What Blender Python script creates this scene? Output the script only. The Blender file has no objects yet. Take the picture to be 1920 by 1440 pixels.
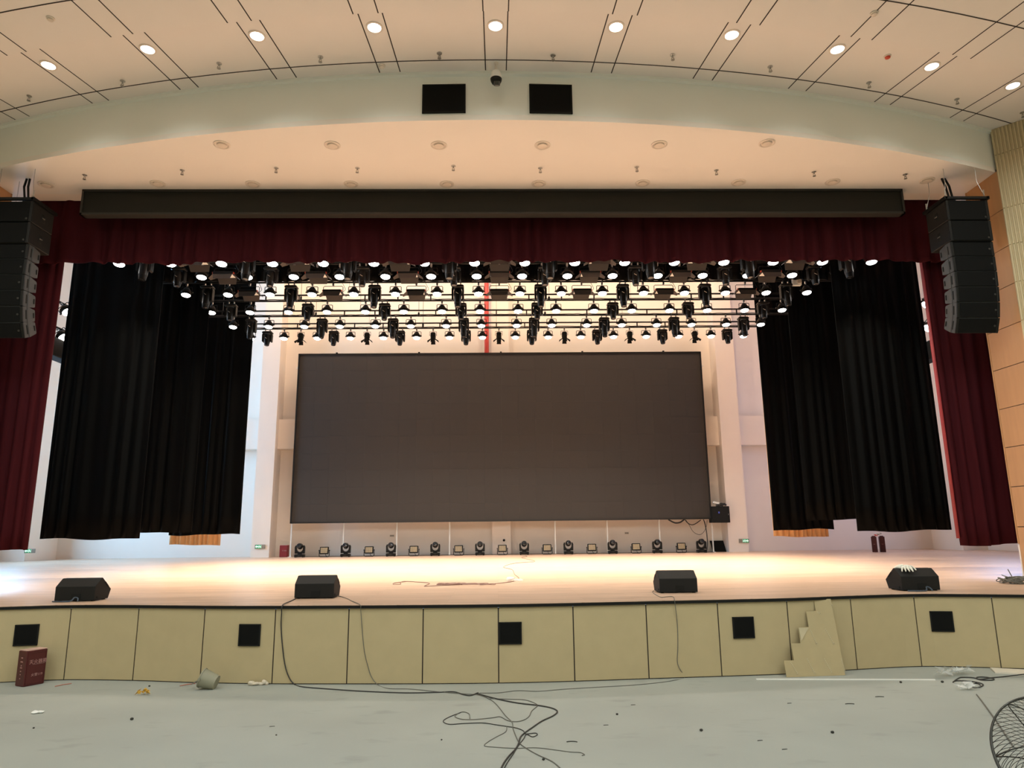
import bpy, math, random
from mathutils import Vector, Matrix, noise
random.seed(7)
PI = math.pi
S = bpy.context.scene
COL = S.collection

# ------------------------------------------------------------------ camera
F = 1331.0
CAMPOS = Vector((0, 0, 1.953))
pitch, yaw, roll = math.atan(275 / 1331), math.radians(1.25), math.radians(0.63)
FW = Vector((math.sin(yaw) * math.cos(pitch), math.cos(yaw) * math.cos(pitch), math.sin(pitch)))
_r = Vector((math.cos(yaw), -math.sin(yaw), 0)); _u = _r.cross(FW)
RT = _r * math.cos(roll) - _u * math.sin(roll)
UP = _u * math.cos(roll) + _r * math.sin(roll)
cd = bpy.data.cameras.new('camera'); cam = bpy.data.objects.new('camera', cd); COL.objects.link(cam)
cd.sensor_fit = 'HORIZONTAL'; cd.sensor_width = 36; cd.lens = 36 * F / 1920; cd.clip_end = 200
cam.matrix_world = Matrix(((RT.x, UP.x, -FW.x, CAMPOS.x), (RT.y, UP.y, -FW.y, CAMPOS.y),
                           (RT.z, UP.z, -FW.z, CAMPOS.z), (0, 0, 0, 1)))
S.camera = cam

# ------------------------------------------------------------------ world, exposure, large lights
S.view_settings.view_transform = 'Standard'; S.view_settings.look = 'None'
S.view_settings.gamma = 1; S.view_settings.use_curve_mapping = False
S.view_settings.exposure = 0.0
S.cycles.use_denoising = True
S.cycles.max_bounces = 7; S.cycles.diffuse_bounces = 4; S.cycles.adaptive_threshold = 0.015; S.cycles.glossy_bounces = 3
S.cycles.sample_clamp_indirect = 6
W = bpy.data.worlds.new('sky'); S.world = W; W.use_nodes = True
bg = W.node_tree.nodes['Background']; bg.inputs[0].default_value = (0.55, 0.75, 1, 1); bg.inputs[1].default_value = 0.6

PAR_W, DOWN_W, HALL_W, WIN_L, WIN_R, FILL_W = 555, 24, 57, 1800, 400, 80

def area(name, loc, rot, sx, sy, power, col, shape='RECTANGLE', spread=PI):
    l = bpy.data.lights.new(name, 'AREA'); l.shape = shape; l.size = sx; l.size_y = sy
    l.energy = power; l.color = col; l.spread = spread
    o = bpy.data.objects.new(name, l); o.location = loc; o.rotation_euler = rot; COL.objects.link(o); return o

# daylight through the windows high in the two wing walls
area('window_daylight', (-19.3, 26.6, 6.6), (0, -PI / 2, 0), 4, 3.4, WIN_L, (0.30, 0.63, 1.0))
area('window_daylight', (19.3, 26.6, 6.6), (0, PI / 2, 0), 4, 3.4, WIN_R, (0.5, 0.62, 1.0))
# added warm fill lamps, unseen above the stage, to brighten the upper back wall
for k in range(8):
    area('added_wall_fill', (-9.1 + 2.6 * k, 26.9, 13.6), (math.radians(48), 0, 0), .5, .3, FILL_W, (1.0, 0.76, 0.54))
# the rest of the hall's recessed downlights, behind and above the camera
hl = bpy.data.lights.new('hall_downlight', 'SPOT'); hl.energy = HALL_W * 4; hl.spot_size = math.radians(174); hl.spot_blend = 0.2
hl.shadow_soft_size = 0.12; hl.color = (0.93, 1.0, 0.97)
for yy in (5.0, 1.0, -3.0, -7.0):
    for xx in (-11, -7.4, -3.7, 0, 3.7, 7.4, 11):
        o = bpy.data.objects.new('hall_downlight', hl); o.location = (xx, yy, 9.55); COL.objects.link(o)

def ray(x, y): return RT * ((x - 960) / F) + UP * ((720 - y) / F) + FW
def atz(x, y, Z): d = ray(x, y); return CAMPOS + d * ((Z - CAMPOS.z) / d.z)
def aty(x, y, Y): d = ray(x, y); return CAMPOS + d * (Y / d.y)
def atx(x, y, X): d = ray(x, y); return CAMPOS + d * (X / d.x)
def onplane(x, y, p, n): d = ray(x, y); return CAMPOS + d * ((p - CAMPOS).dot(n) / d.dot(n))

# ------------------------------------------------------------------ materials
def nodes(name):
    m = bpy.data.materials.new(name); m.use_nodes = True
    nt = m.node_tree; b = nt.nodes['Principled BSDF']
    return m, nt, b
def N(nt, t, **kw):
    n = nt.nodes.new(t)
    for k, v in kw.items(): setattr(n, k, v)
    return n
def mat(name, rgb, rough=0.6, metal=0.0, var=0.10, scale=6.0, bump=0.0, bscale=60, spec=0.5, sheen=0.0, emit=0.0, alpha=1.0, stretch=None):
    m, nt, b = nodes(name)
    L = nt.links.new
    tc = N(nt, 'ShaderNodeTexCoord'); src = tc.outputs['Object']
    if stretch:
        mp = N(nt, 'ShaderNodeMapping'); mp.inputs['Scale'].default_value = stretch; L(src, mp.inputs[0]); src = mp.outputs[0]
    nz = N(nt, 'ShaderNodeTexNoise'); nz.inputs['Scale'].default_value = scale; nz.inputs['Detail'].default_value = 4
    L(src, nz.inputs['Vector'])
    mx = N(nt, 'ShaderNodeMix', data_type='RGBA')
    mx.inputs[6].default_value = (*[c * (1 - var) for c in rgb], 1); mx.inputs[7].default_value = (*[min(1, c * (1 + var)) for c in rgb], 1)
    L(nz.outputs['Fac'], mx.inputs[0]); L(mx.outputs[2], b.inputs['Base Color'])
    b.inputs['Roughness'].default_value = rough; b.inputs['Metallic'].default_value = metal
    b.inputs['Specular IOR Level'].default_value = spec
    if sheen:
        b.inputs['Sheen Weight'].default_value = sheen; b.inputs['Sheen Roughness'].default_value = 0.4
        b.inputs['Sheen Tint'].default_value = (*[min(1, c * 2 + .02) for c in rgb], 1)
    if emit:
        L(mx.outputs[2], b.inputs['Emission Color']); b.inputs['Emission Strength'].default_value = emit
    if alpha < 1: b.inputs['Alpha'].default_value = alpha
    if bump:
        n2 = N(nt, 'ShaderNodeTexNoise'); n2.inputs['Scale'].default_value = bscale; L(src, n2.inputs['Vector'])
        bp = N(nt, 'ShaderNodeBump'); bp.inputs['Strength'].default_value = bump; bp.inputs['Distance'].default_value = 0.01
        L(n2.outputs['Fac'], bp.inputs['Height']); L(bp.outputs[0], b.inputs['Normal'])
    return m

M_ceil = mat('ceiling paint', (0.80, 0.765, 0.725), 0.8, var=0.02, scale=1.5)
M_fascia = mat('fascia paint', (0.83, 0.845, 0.79), 0.75, var=0.02, scale=1.2)
M_soffit = mat('soffit paint', (0.86, 0.81, 0.75), 0.8, var=0.02, scale=1)
M_white = mat('white wall paint', (0.88, 0.79, 0.705), 0.8, var=0.03, scale=1.3)
M_dark = mat('dark reveal', (0.03, 0.022, 0.018), 0.8)
M_brown = mat('brown wood veneer', (0.50, 0.27, 0.12), 0.45, var=0.10, scale=2, stretch=(6, 6, 0.6))
M_slat = mat('beige slat panel', (0.55, 0.45, 0.27), 0.6, var=0.06, scale=3)
M_apron = mat('beige fabric board', (0.47, 0.38, 0.215), 0.75, var=0.06, scale=5, bump=0.1, bscale=160)
M_black = mat('black satin', (0.007, 0.007, 0.0065), 0.42, var=0.15, spec=0.25)
M_blackm = mat('black matt', (0.010, 0.010, 0.009), 0.8, var=0.15, spec=0.2)
M_spk = mat('black speckle paint', (0.011, 0.011, 0.0105), 0.6, var=0.25, scale=80, bump=0.15, bscale=300, spec=0.2)
M_spkside = mat('grey polymer cabinet', (0.045, 0.046, 0.045), 0.5, var=0.15, scale=40)
M_grille = mat('black perforated mesh', (0.0045, 0.0045, 0.0042), 0.75, var=0.4, scale=300, spec=0.12)
M_blackcloth = mat('black velvet', (0.0010, 0.0010, 0.0009), 0.5, var=0.2, scale=20, spec=0.06, stretch=(1, 1, 0.1))
M_redcloth = mat('dark red velvet', (0.044, 0.0056, 0.0085), 0.8, var=0.2, scale=14, spec=0.08, sheen=0.06, stretch=(1, 1, 0.1))
M_gold = mat('gold satin', (0.80, 0.43, 0.17), 0.5, var=0.12, scale=10, stretch=(1, 1, 0.1))
M_led = mat('dark LED tile', (0.035, 0.030, 0.0265), 0.55, var=0.05, scale=0.6)
M_ledframe = mat('black frame metal', (0.012, 0.011, 0.010), 0.4)
M_header = mat('dark header panel', (0.020, 0.019, 0.0155), 0.7, var=0.06, scale=1, spec=0.2)
M_headerf = mat('grey header frame', (0.032, 0.030, 0.026), 0.5, spec=0.3)
M_steel = mat('galvanised steel', (0.45, 0.45, 0.44), 0.35, metal=1, var=0.15)
M_wire = mat('steel wire', (0.30, 0.29, 0.27), 0.4, metal=0.7)
M_lens = mat('glowing white lens', (1.0, 0.98, 0.94), 0.3, var=0.02, emit=14)
M_downlens = mat('glowing diffuser', (1.0, 0.98, 0.93), 0.3, var=0.01, emit=9)
M_unlit = mat('unlit white diffuser', (0.70, 0.62, 0.53), 0.5, var=0.03)
M_trimring = mat('cream ring', (0.72, 0.65, 0.57), 0.45, var=0.02)
M_glass = mat('dark glass lens', (0.02, 0.022, 0.026), 0.08, var=0.1, spec=0.8)
M_amber = mat('amber LED cells', (0.50, 0.40, 0.25), 0.35, var=0.15, scale=30)
M_redpart = mat('red plastic', (0.55, 0.07, 0.035), 0.45)
M_flap = mat('brown-grey painted flap', (0.062, 0.05, 0.043), 0.5)
M_redbox = mat('dark red painted steel', (0.075, 0.010, 0.010), 0.4, var=0.12, scale=9)
M_redtop = mat('pale red edge', (0.62, 0.40, 0.33), 0.6)
M_pipe = mat('red pipe paint', (0.50, 0.045, 0.035), 0.4)
M_print = mat('faded white print', (0.42, 0.22, 0.20), 0.6)
M_printw = mat('white print', (0.75, 0.55, 0.5), 0.6)
M_card = mat('brown cardboard', (0.42, 0.34, 0.19), 0.85, var=0.07, scale=7)
M_cardmark = mat('pale card print', (0.50, 0.43, 0.28), 0.85)
M_cable = mat('black rubber cable', (0.030, 0.028, 0.026), 0.6)
M_cableg = mat('grey cable', (0.13, 0.125, 0.105), 0.6)
M_cabler = mat('brown thin cable', (0.20, 0.10, 0.075), 0.6)
M_fan = mat('dark grey wire coating', (0.045, 0.044, 0.038), 0.35, metal=0.3)
M_bucket = mat('grey olive plastic', (0.27, 0.26, 0.185), 0.6, var=0.15)
M_whitep = mat('white plastic', (0.80, 0.80, 0.76), 0.45)
M_glove = mat('white cotton', (0.74, 0.73, 0.64), 0.9, var=0.1, scale=30, bump=0.3)
M_tissue = mat('dirty white cloth', (0.60, 0.53, 0.42), 0.9, var=0.2, scale=20)
M_yellow = mat('orange yellow peel', (0.62, 0.36, 0.05), 0.6, var=0.3, scale=40)
M_scrap = mat('dark scrap', (0.025, 0.025, 0.02), 0.7)
M_straw = mat('faded red plastic', (0.42, 0.17, 0.12), 0.6)
M_film = mat('clear plastic film', (0.85, 0.87, 0.86), 0.15, alpha=0.35, var=0.05)
M_green = mat('green lit sign', (0.05, 0.42, 0.19), 0.4, emit=0.35)
M_greyplate = mat('grey sign plate', (0.30, 0.26, 0.21), 0.4)
M_signw = mat('white lit symbol', (0.85, 1.0, 0.88), 0.4, emit=0.6)
M_bluecable = mat('blue grey cable', (0.05, 0.07, 0.10), 0.5)
M_shelf = mat('pale board', (0.66, 0.60, 0.50), 0.7)

def wood_mat():
    m, nt, b = nodes('oak stage planks'); L = nt.links.new
    tc = N(nt, 'ShaderNodeTexCoord')
    br = N(nt, 'ShaderNodeTexBrick'); br.offset = 0.37
    for k, v in dict(Scale=1.0, Mortar_Size=0.0015, Brick_Width=1.9, Row_Height=0.10, Bias=0.0).items():
        br.inputs[k.replace('_', ' ')].default_value = v
    br.inputs['Color1'].default_value = (0.60, 0.42, 0.305, 1); br.inputs['Color2'].default_value = (0.485, 0.33, 0.23, 1)
    br.inputs['Mortar'].default_value = (0.36, 0.22, 0.13, 1)
    L(tc.outputs['Object'], br.inputs['Vector'])
    mp = N(nt, 'ShaderNodeMapping'); mp.inputs['Scale'].default_value = (0.7, 14, 1); L(tc.outputs['Object'], mp.inputs[0])
    nz = N(nt, 'ShaderNodeTexNoise'); nz.inputs['Scale'].default_value = 2.0; nz.inputs['Detail'].default_value = 5; L(mp.outputs[0], nz.inputs['Vector'])
    rp = N(nt, 'ShaderNodeMapRange'); rp.inputs[1].default_value = 0.3; rp.inputs[2].default_value = 0.7; rp.inputs[3].default_value = 0.78; rp.inputs[4].default_value = 1.16
    L(nz.outputs['Fac'], rp.inputs[0])
    mx = N(nt, 'ShaderNodeMix', data_type='RGBA', blend_type='MULTIPLY'); mx.inputs[0].default_value = 1
    L(br.outputs['Color'], mx.inputs[6]); L(rp.outputs[0], mx.inputs[7]); L(mx.outputs[2], b.inputs['Base Color'])
    b.inputs['Roughness'].default_value = 0.36; b.inputs['Specular IOR Level'].default_value = 0.3
    return m
M_wood = wood_mat()

def concrete_mat():
    m, nt, b = nodes('bare concrete'); L = nt.links.new
    tc = N(nt, 'ShaderNodeTexCoord')
    n1 = N(nt, 'ShaderNodeTexNoise'); n1.inputs['Scale'].default_value = 0.9; n1.inputs['Detail'].default_value = 6; L(tc.outputs['Object'], n1.inputs['Vector'])
    mp = N(nt, 'ShaderNodeMapping'); mp.inputs['Scale'].default_value = (0.9, 1.8, 1); L(tc.outputs['Object'], mp.inputs[0])
    n2 = N(nt, 'ShaderNodeTexNoise'); n2.inputs['Scale'].default_value = 2.0; n2.inputs['Detail'].default_value = 4; L(mp.outputs[0], n2.inputs['Vector'])
    r2 = N(nt, 'ShaderNodeMapRange'); r2.inputs[1].default_value = 0.60; r2.inputs[2].default_value = 0.78; r2.inputs[3].default_value = 1.0; r2.inputs[4].default_value = 0.8
    L(n2.outputs['Fac'], r2.inputs[0])
    n3 = N(nt, 'ShaderNodeTexNoise'); n3.inputs['Scale'].default_value = 45; n3.inputs['Detail'].default_value = 3; L(tc.outputs['Object'], n3.inputs['Vector'])
    r3 = N(nt, 'ShaderNodeMapRange'); r3.inputs[1].default_value = 0.68; r3.inputs[2].default_value = 0.72; r3.inputs[3].default_value = 0; r3.inputs[4].default_value = 0.35
    L(n3.outputs['Fac'], r3.inputs[0])
    mx = N(nt, 'ShaderNodeMix', data_type='RGBA'); mx.inputs[6].default_value = (0.295, 0.31, 0.285, 1); mx.inputs[7].default_value = (0.38, 0.40, 0.365, 1)
    L(n1.outputs['Fac'], mx.inputs[0])
    m2 = N(nt, 'ShaderNodeMix', data_type='RGBA', blend_type='MULTIPLY'); m2.inputs[0].default_value = 1
    L(mx.outputs[2], m2.inputs[6]); L(r2.outputs[0], m2.inputs[7])
    m3 = N(nt, 'ShaderNodeMix', data_type='RGBA'); m3.inputs[7].default_value = (0.45, 0.47, 0.43, 1)
    L(r3.outputs[0], m3.inputs[0]); L(m2.outputs[2], m3.inputs[6]); L(m3.outputs[2], b.inputs['Base Color'])
    b.inputs['Roughness'].default_value = 0.7
    return m
M_conc = concrete_mat()

# ------------------------------------------------------------------ mesh helpers
class MB:
    def __init__(s): s.v = []; s.f = []; s.M = Matrix()
    def add(s, vs, fs):
        o = len(s.v); s.v += [tuple(s.M @ Vector(p)) for p in vs]; s.f += [tuple(i + o for i in f) for f in fs]; return s
    def box(s, c, d, rot=None, taper=1.0):
        hx, hy, hz = d[0] / 2, d[1] / 2, d[2] / 2
        vs = []
        for z, t in ((-hz, taper), (hz, 1.0)):
            vs += [Vector((-hx * t, -hy * t, z)), Vector((hx * t, -hy * t, z)), Vector((hx * t, hy * t, z)), Vector((-hx * t, hy * t, z))]
        if rot: vs = [rot @ p for p in vs]
        vs = [p + Vector(c) for p in vs]
        return s.add(vs, [(3, 2, 1, 0), (4, 5, 6, 7), (0, 1, 5, 4), (1, 2, 6, 5), (2, 3, 7, 6), (3, 0, 4, 7)])
    def bbox(s, c, d, b=0.01, rot=None):        # box with chamfered vertical edges and top/bottom
        hx, hy, hz = d[0] / 2, d[1] / 2, d[2] / 2
        def ring(z, k):
            x, y = hx - k, hy - k; e = b
            return [Vector(p) for p in ((-x + e, -y, z), (x - e, -y, z), (x, -y + e, z), (x, y - e, z), (x - e, y, z), (-x + e, y, z), (-x, y - e, z), (-x, -y + e, z))]
        rings = [ring(-hz, b), ring(-hz + b, 0), ring(hz - b, 0), ring(hz, b)]
        return s.loft([[((rot @ p) if rot else p) + Vector(c) for p in r] for r in rings])
    def loft(s, rings, cap=True, closed=True):
        n = len(rings[0]); vs = [p for r in rings for p in r]; fs = []
        for k in range(len(rings) - 1):
            for i in range(n if closed else n - 1):
                j = (i + 1) % n; fs.append((k * n + i, k * n + j, (k + 1) * n + j, (k + 1) * n + i))
        if cap and closed: fs += [tuple(range(n))[::-1], tuple(range((len(rings) - 1) * n, len(rings) * n))]
        return s.add(vs, fs)
    def lathe(s, prof, n=20, M=None, cap=True):
        M = M or Matrix()
        return s.loft([[M @ Vector((r * math.cos(2 * PI * i / n), r * math.sin(2 * PI * i / n), z)) for i in range(n)] for r, z in prof], cap)
    def tube(s, pts, r, n=6, closed=False):
        pts = [Vector(p) for p in pts]; m = len(pts)
        if m < 2: return s
        rings = []; up = None
        for i, p in enumerate(pts):
            a = pts[(i - 1) % m] if (closed or i) else p; b = pts[(i + 1) % m] if (closed or i < m - 1) else p
            t = (b - a)
            if t.length < 1e-9: t = Vector((0, 0, 1))
            t.normalize()
            if up is None:
                up = Vector((0, 0, 1)) if abs(t.z) < 0.9 else Vector((1, 0, 0))
            u = (up - t * up.dot(t))
            if u.length < 1e-6: u = t.orthogonal()
            u.normalize(); w = t.cross(u); up = u
            rr = r[i] if isinstance(r, (list, tuple)) else r
            rings.append([p + (u * math.cos(2 * PI * k / n) + w * math.sin(2 * PI * k / n)) * rr for k in range(n)])
        if closed: rings.append(rings[0])
        return s.loft(rings, not closed)
    def prism(s, poly, a, b, ax='x'):           # 2-D outline extruded from a to b along an axis
        def P(p, t): return Vector((t, p[0], p[1])) if ax == 'x' else (Vector((p[0], t, p[1])) if ax == 'y' else Vector((p[0], p[1], t)))
        return s.loft([[P(p, a) for p in poly], [P(p, b) for p in poly]])
    def slab(s, pts, off):                      # planar outline with thickness
        return s.loft([[Vector(p) for p in pts], [Vector(p) + off for p in pts]])
    def ball(s, c, r, n=10, sc=(1, 1, 1)):
        c = Vector(c); prof = [(max(1e-4, math.sin(PI * k / n)), -math.cos(PI * k / n)) for k in range(n + 1)]
        M = Matrix.Translation(c) @ Matrix.Diagonal((r * sc[0], r * sc[1], r * sc[2], 1))
        return s.lathe(prof, n * 2, M)
    def build(s, name, m, parent=None, smooth=False):
        me = bpy.data.meshes.new(name); me.from_pydata(s.v, [], s.f); me.materials.append(m); me.validate(); me.update()
        import bmesh
        b = bmesh.new(); b.from_mesh(me); bmesh.ops.recalc_face_normals(b, faces=b.faces); b.to_mesh(me); b.free()
        if smooth:
            for p in me.polygons: p.use_smooth = True
            me.set_sharp_from_angle(angle=math.radians(smooth if smooth is not True else 40))
        o = bpy.data.objects.new(name, me); COL.objects.link(o)
        if parent: o.parent = parent
        return o

def tag(o, label=None, cat=None, group=None, kind=None):
    if label: o['label'] = label
    if cat: o['category'] = cat
    if group: o['group'] = group
    if kind: o['kind'] = kind
    return o
def thing(name, label, cat, loc=(0, 0, 0), rz=0.0, group=None):
    o = bpy.data.objects.new(name, None); COL.objects.link(o); o.empty_display_size = 0.1
    o.location = loc; o.rotation_euler = (0, 0, rz); return tag(o, label, cat, group)
def struct(mb, name, m): return tag(mb.build(name, m), kind='structure')
KIDS = {}
def kids(o):
    return [c for c in COL.objects if c.parent == o]
def copy_tree(o, loc=None, rz=None, label=None, parent=None, group=None):
    c = o.copy(); COL.objects.link(c)
    if parent: c.parent = parent
    if loc is not None: c.location = loc
    if rz is not None: c.rotation_euler = (0, 0, rz)
    if label: c['label'] = label
    if group: c['group'] = group
    if o not in KIDS: KIDS[o] = kids(o)
    for ch in KIDS[o]: copy_tree(ch, parent=c)
    return c
ORD = 'first second third fourth fifth sixth seventh eighth ninth tenth eleventh twelfth thirteenth fourteenth fifteenth sixteenth'.split()
def nth(i, n):
    return 'leftmost' if i == 0 else ('rightmost' if i == n - 1 else ORD[i])
def nthl(i, n, what, where):
    if i == 0: return 'leftmost %s %s' % (what, where)
    if i == n - 1: return 'rightmost %s %s' % (what, where)
    return '%s %s from left %s' % (ORD[i], what, where)
def smooth_path(pts, k=6):
    pts = [Vector(p) for p in pts]; out = []
    for i in range(len(pts) - 1):
        p0 = pts[max(0, i - 1)]; p1 = pts[i]; p2 = pts[i + 1]; p3 = pts[min(len(pts) - 1, i + 2)]
        for j in range(k):
            t = j / k
            out.append(0.5 * ((2 * p1) + (p2 - p0) * t + (2 * p0 - 5 * p1 + 4 * p2 - p3) * t * t + (3 * p1 - p0 - 3 * p2 + p3) * t ** 3))
    out.append(pts[-1]); return out

# ------------------------------------------------------------------ the setting
APRON = [(-16, 10.5), (-10.6, 10.05), (-8.5, 10.05), (-7.6, 10.2), (-6.75, 10.42), (-5.99, 10.53), (-5.0, 10.41), (-4.0, 10.19), (-3.0, 10.05), (-2.0, 9.97), (-1.0, 9.9), (0, 9.87), (1.0, 9.91), (2.0, 10.0), (3.0, 10.08), (4.0, 10.18), (5.0, 10.4), (6.0, 10.55), (6.8, 10.4), (7.7, 10.15), (8.6, 10.0), (10.6, 10.0), (16, 10.4)]
AP = smooth_path([(x, y, 0) for x, y in APRON], 6)
def apron_y(x):
    for a, b in zip(AP, AP[1:]):
        if a.x <= x <= b.x: return a.y + (b.y - a.y) * (x - a.x) / max(1e-9, b.x - a.x)
    return 10
def on_apron(x, y, off=0.0):
    Y = 10.0
    for _ in range(12):
        p = aty(x, y, Y); Y = apron_y(p.x) - off
    return aty(x, y, Y)

XW = 10.1; YN = 12.95; YP = 13.9; ZS = 8.95; ZC = 9.85; XS = 19.5; YB = 30.6
def arc(y0, x):                                  # concentric arcs of the hall ceiling
    R = 39.8 - y0
    return 39.8 - math.sqrt(max(0.01, R * R - x * x))

b = MB(); b.box((0, -1.5, -0.1), (36, 30, 0.2)); struct(b, 'floor', M_conc)
# stage deck
top = [Vector((p.x, p.y, 1.0)) for p in AP]
deck = MB(); deck.slab([Vector((p.x, p.y - 0.02, 1.0)) for p in AP] + [Vector((16, 12, 1)), Vector((XS, 14, 1)), Vector((XS, YB, 1)), Vector((-XS, YB, 1)), Vector((-XS, 14, 1)), Vector((-16, 12, 1))], Vector((0, 0, -0.035)))
o = struct(deck, 'floor_stage', M_wood)
nose = MB()
for a, c in zip(AP, AP[1:]):
    q = [Vector((a.x, a.y - 0.03, 0.995)), Vector((c.x, c.y - 0.03, 0.995)), Vector((c.x, c.y + 0.02, 0.995)), Vector((a.x, a.y + 0.02, 0.995))]
    nose.slab(q, Vector((0, 0, -0.038)))
struct(nose, 'trim_1', M_blackm)
# apron: backing plus one board per metre with open joints
bk = MB()
for a, c in zip(AP, AP[1:]):
    bk.slab([Vector((a.x, a.y + 0.012, 0)), Vector((c.x, c.y + 0.012, 0)), Vector((c.x, c.y + 0.1, 0)), Vector((a.x, a.y + 0.1, 0))], Vector((0, 0, 0.94)))
struct(bk, 'wall_apron_backing', M_dark)
bd = MB()
for i in range(-10, 10):
    xs = [i + 0.008 + (0.984) * k / 5 for k in range(6)]
    for x0, x1 in zip(xs, xs[1:]):
        bd.slab([Vector((x0, apron_y(x0), 0.012)), Vector((x1, apron_y(x1), 0.012)), Vector((x1, apron_y(x1) + 0.012, 0.012)), Vector((x0, apron_y(x0) + 0.012, 0.012))], Vector((0, 0, 0.95)))
struct(bd, 'wall_apron', M_apron)

# hall ceiling: two stepped bands following the arc
def band(name, y0, y1, z, xm, m, y1flat=None, th=0.12):
    b = MB(); n = 48
    for i in range(n):
        x0, x1 = -xm + 2 * xm * i / n, -xm + 2 * xm * (i + 1) / n
        f0 = arc(y0, x0) if y0 is not None else y1flat; f1 = arc(y0, x1) if y0 is not None else y1flat
        b.slab([Vector((x0, f0, z)), Vector((x1, f1, z)), Vector((x1, arc(y1, x1), z)), Vector((x0, arc(y1, x0), z))], Vector((0, 0, th)))
    return struct(b, name, m)
band('ceiling', 9.30, 11.16, ZC, 17.5, M_ceil)
b = MB(); n = 48
for i in range(n):
    x0, x1 = -17.5 + 35 * i / n, -17.5 + 35 * (i + 1) / n
    b.slab([Vector((x0, -14, ZC - .21)), Vector((x1, -14, ZC - .21)), Vector((x1, arc(9.36, x1), ZC - .21)), Vector((x0, arc(9.36, x0), ZC - .21))], Vector((0, 0, 0.2)))
struct(b, 'ceiling_hall', M_ceil)
# dark joint lines of the ceiling: one crosswise reveal per band and a pair beside each lamp strip
tr = MB()
def joint(p0, p1, w=0.02):
    d = (p1 - p0).normalized(); s_ = Vector((-d.y, d.x, 0)) * w / 2
    tr.slab([p0 - s_, p1 - s_, p1 + s_, p0 + s_], Vector((0, 0, 0.03)))
def arcjoint(y0, z, xm):
    for i in range(60):
        x0, x1 = -xm + 2 * xm * i / 60, -xm + 2 * xm * (i + 1) / 60
        joint(Vector((x0, arc(y0, x0), z)), Vector((x1, arc(y0, x1), z)))
arcjoint(10.78, ZC - 0.004, 16.5)
LZ = ZC - 0.21 - 0.004
arcjoint(8.55, LZ, 16.5)
def pol(rad, th, z): return Vector((0.02 + rad * math.sin(th), 39.8 - rad * math.cos(th), z))
for k in range(-7, 8):                           # the strips run along radii of the ceiling arcs
    for e in (-0.0063, 0.0063):
        th = 0.0647 * k + e
        joint(pol(39.8 - 9.36, th, ZC - 0.004), pol(39.8 - 11.06, th, ZC - 0.004), 0.018)
        joint(pol(39.8 - 2.0, th, LZ), pol(39.8 - 9.36, th, LZ), 0.018)
struct(tr, 'trim_2', M_dark)
# fascia: curved upright face, with the thin lip under the ceiling
b = MB(); n = 60; xm = 12
for i in range(n):
    x0, x1 = -xm + 2 * xm * i / n, -xm + 2 * xm * (i + 1) / n
    if abs(x0 + x1) / 2 > XW + .15: continue
    b.slab([Vector((x0, arc(11.16, x0), ZS)), Vector((x1, arc(11.16, x1), ZS)), Vector((x1, arc(11.28, x1), ZS)), Vector((x0, arc(11.28, x0), ZS))], Vector((0, 0, ZC + .05 - ZS)))
struct(b, 'wall_fascia', M_fascia)
b = MB()
for i in range(n):
    x0, x1 = -xm + 2 * xm * i / n, -xm + 2 * xm * (i + 1) / n
    if abs(x0 + x1) / 2 > XW + .15: continue
    b.slab([Vector((x0, arc(11.08, x0), ZC - .05)), Vector((x1, arc(11.08, x1), ZC - .05)), Vector((x1, arc(11.2, x1), ZC - .05)), Vector((x0, arc(11.2, x0), ZC - .05))], Vector((0, 0, .06)))
struct(b, 'trim_3', M_fascia)
# soffit
b = MB()
for i in range(n):
    x0, x1 = -xm + 2 * xm * i / n, -xm + 2 * xm * (i + 1) / n
    if abs(x0 + x1) / 2 > XW + .15: continue
    b.slab([Vector((x0, arc(11.157, x0), ZS - .002)), Vector((x1, arc(11.157, x1), ZS - .002)), Vector((x1, YP + 0.02, ZS - .002)), Vector((x0, YP + 0.02, ZS - .002))], Vector((0, 0, .1)))
struct(b, 'ceiling_soffit', M_soffit)
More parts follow.
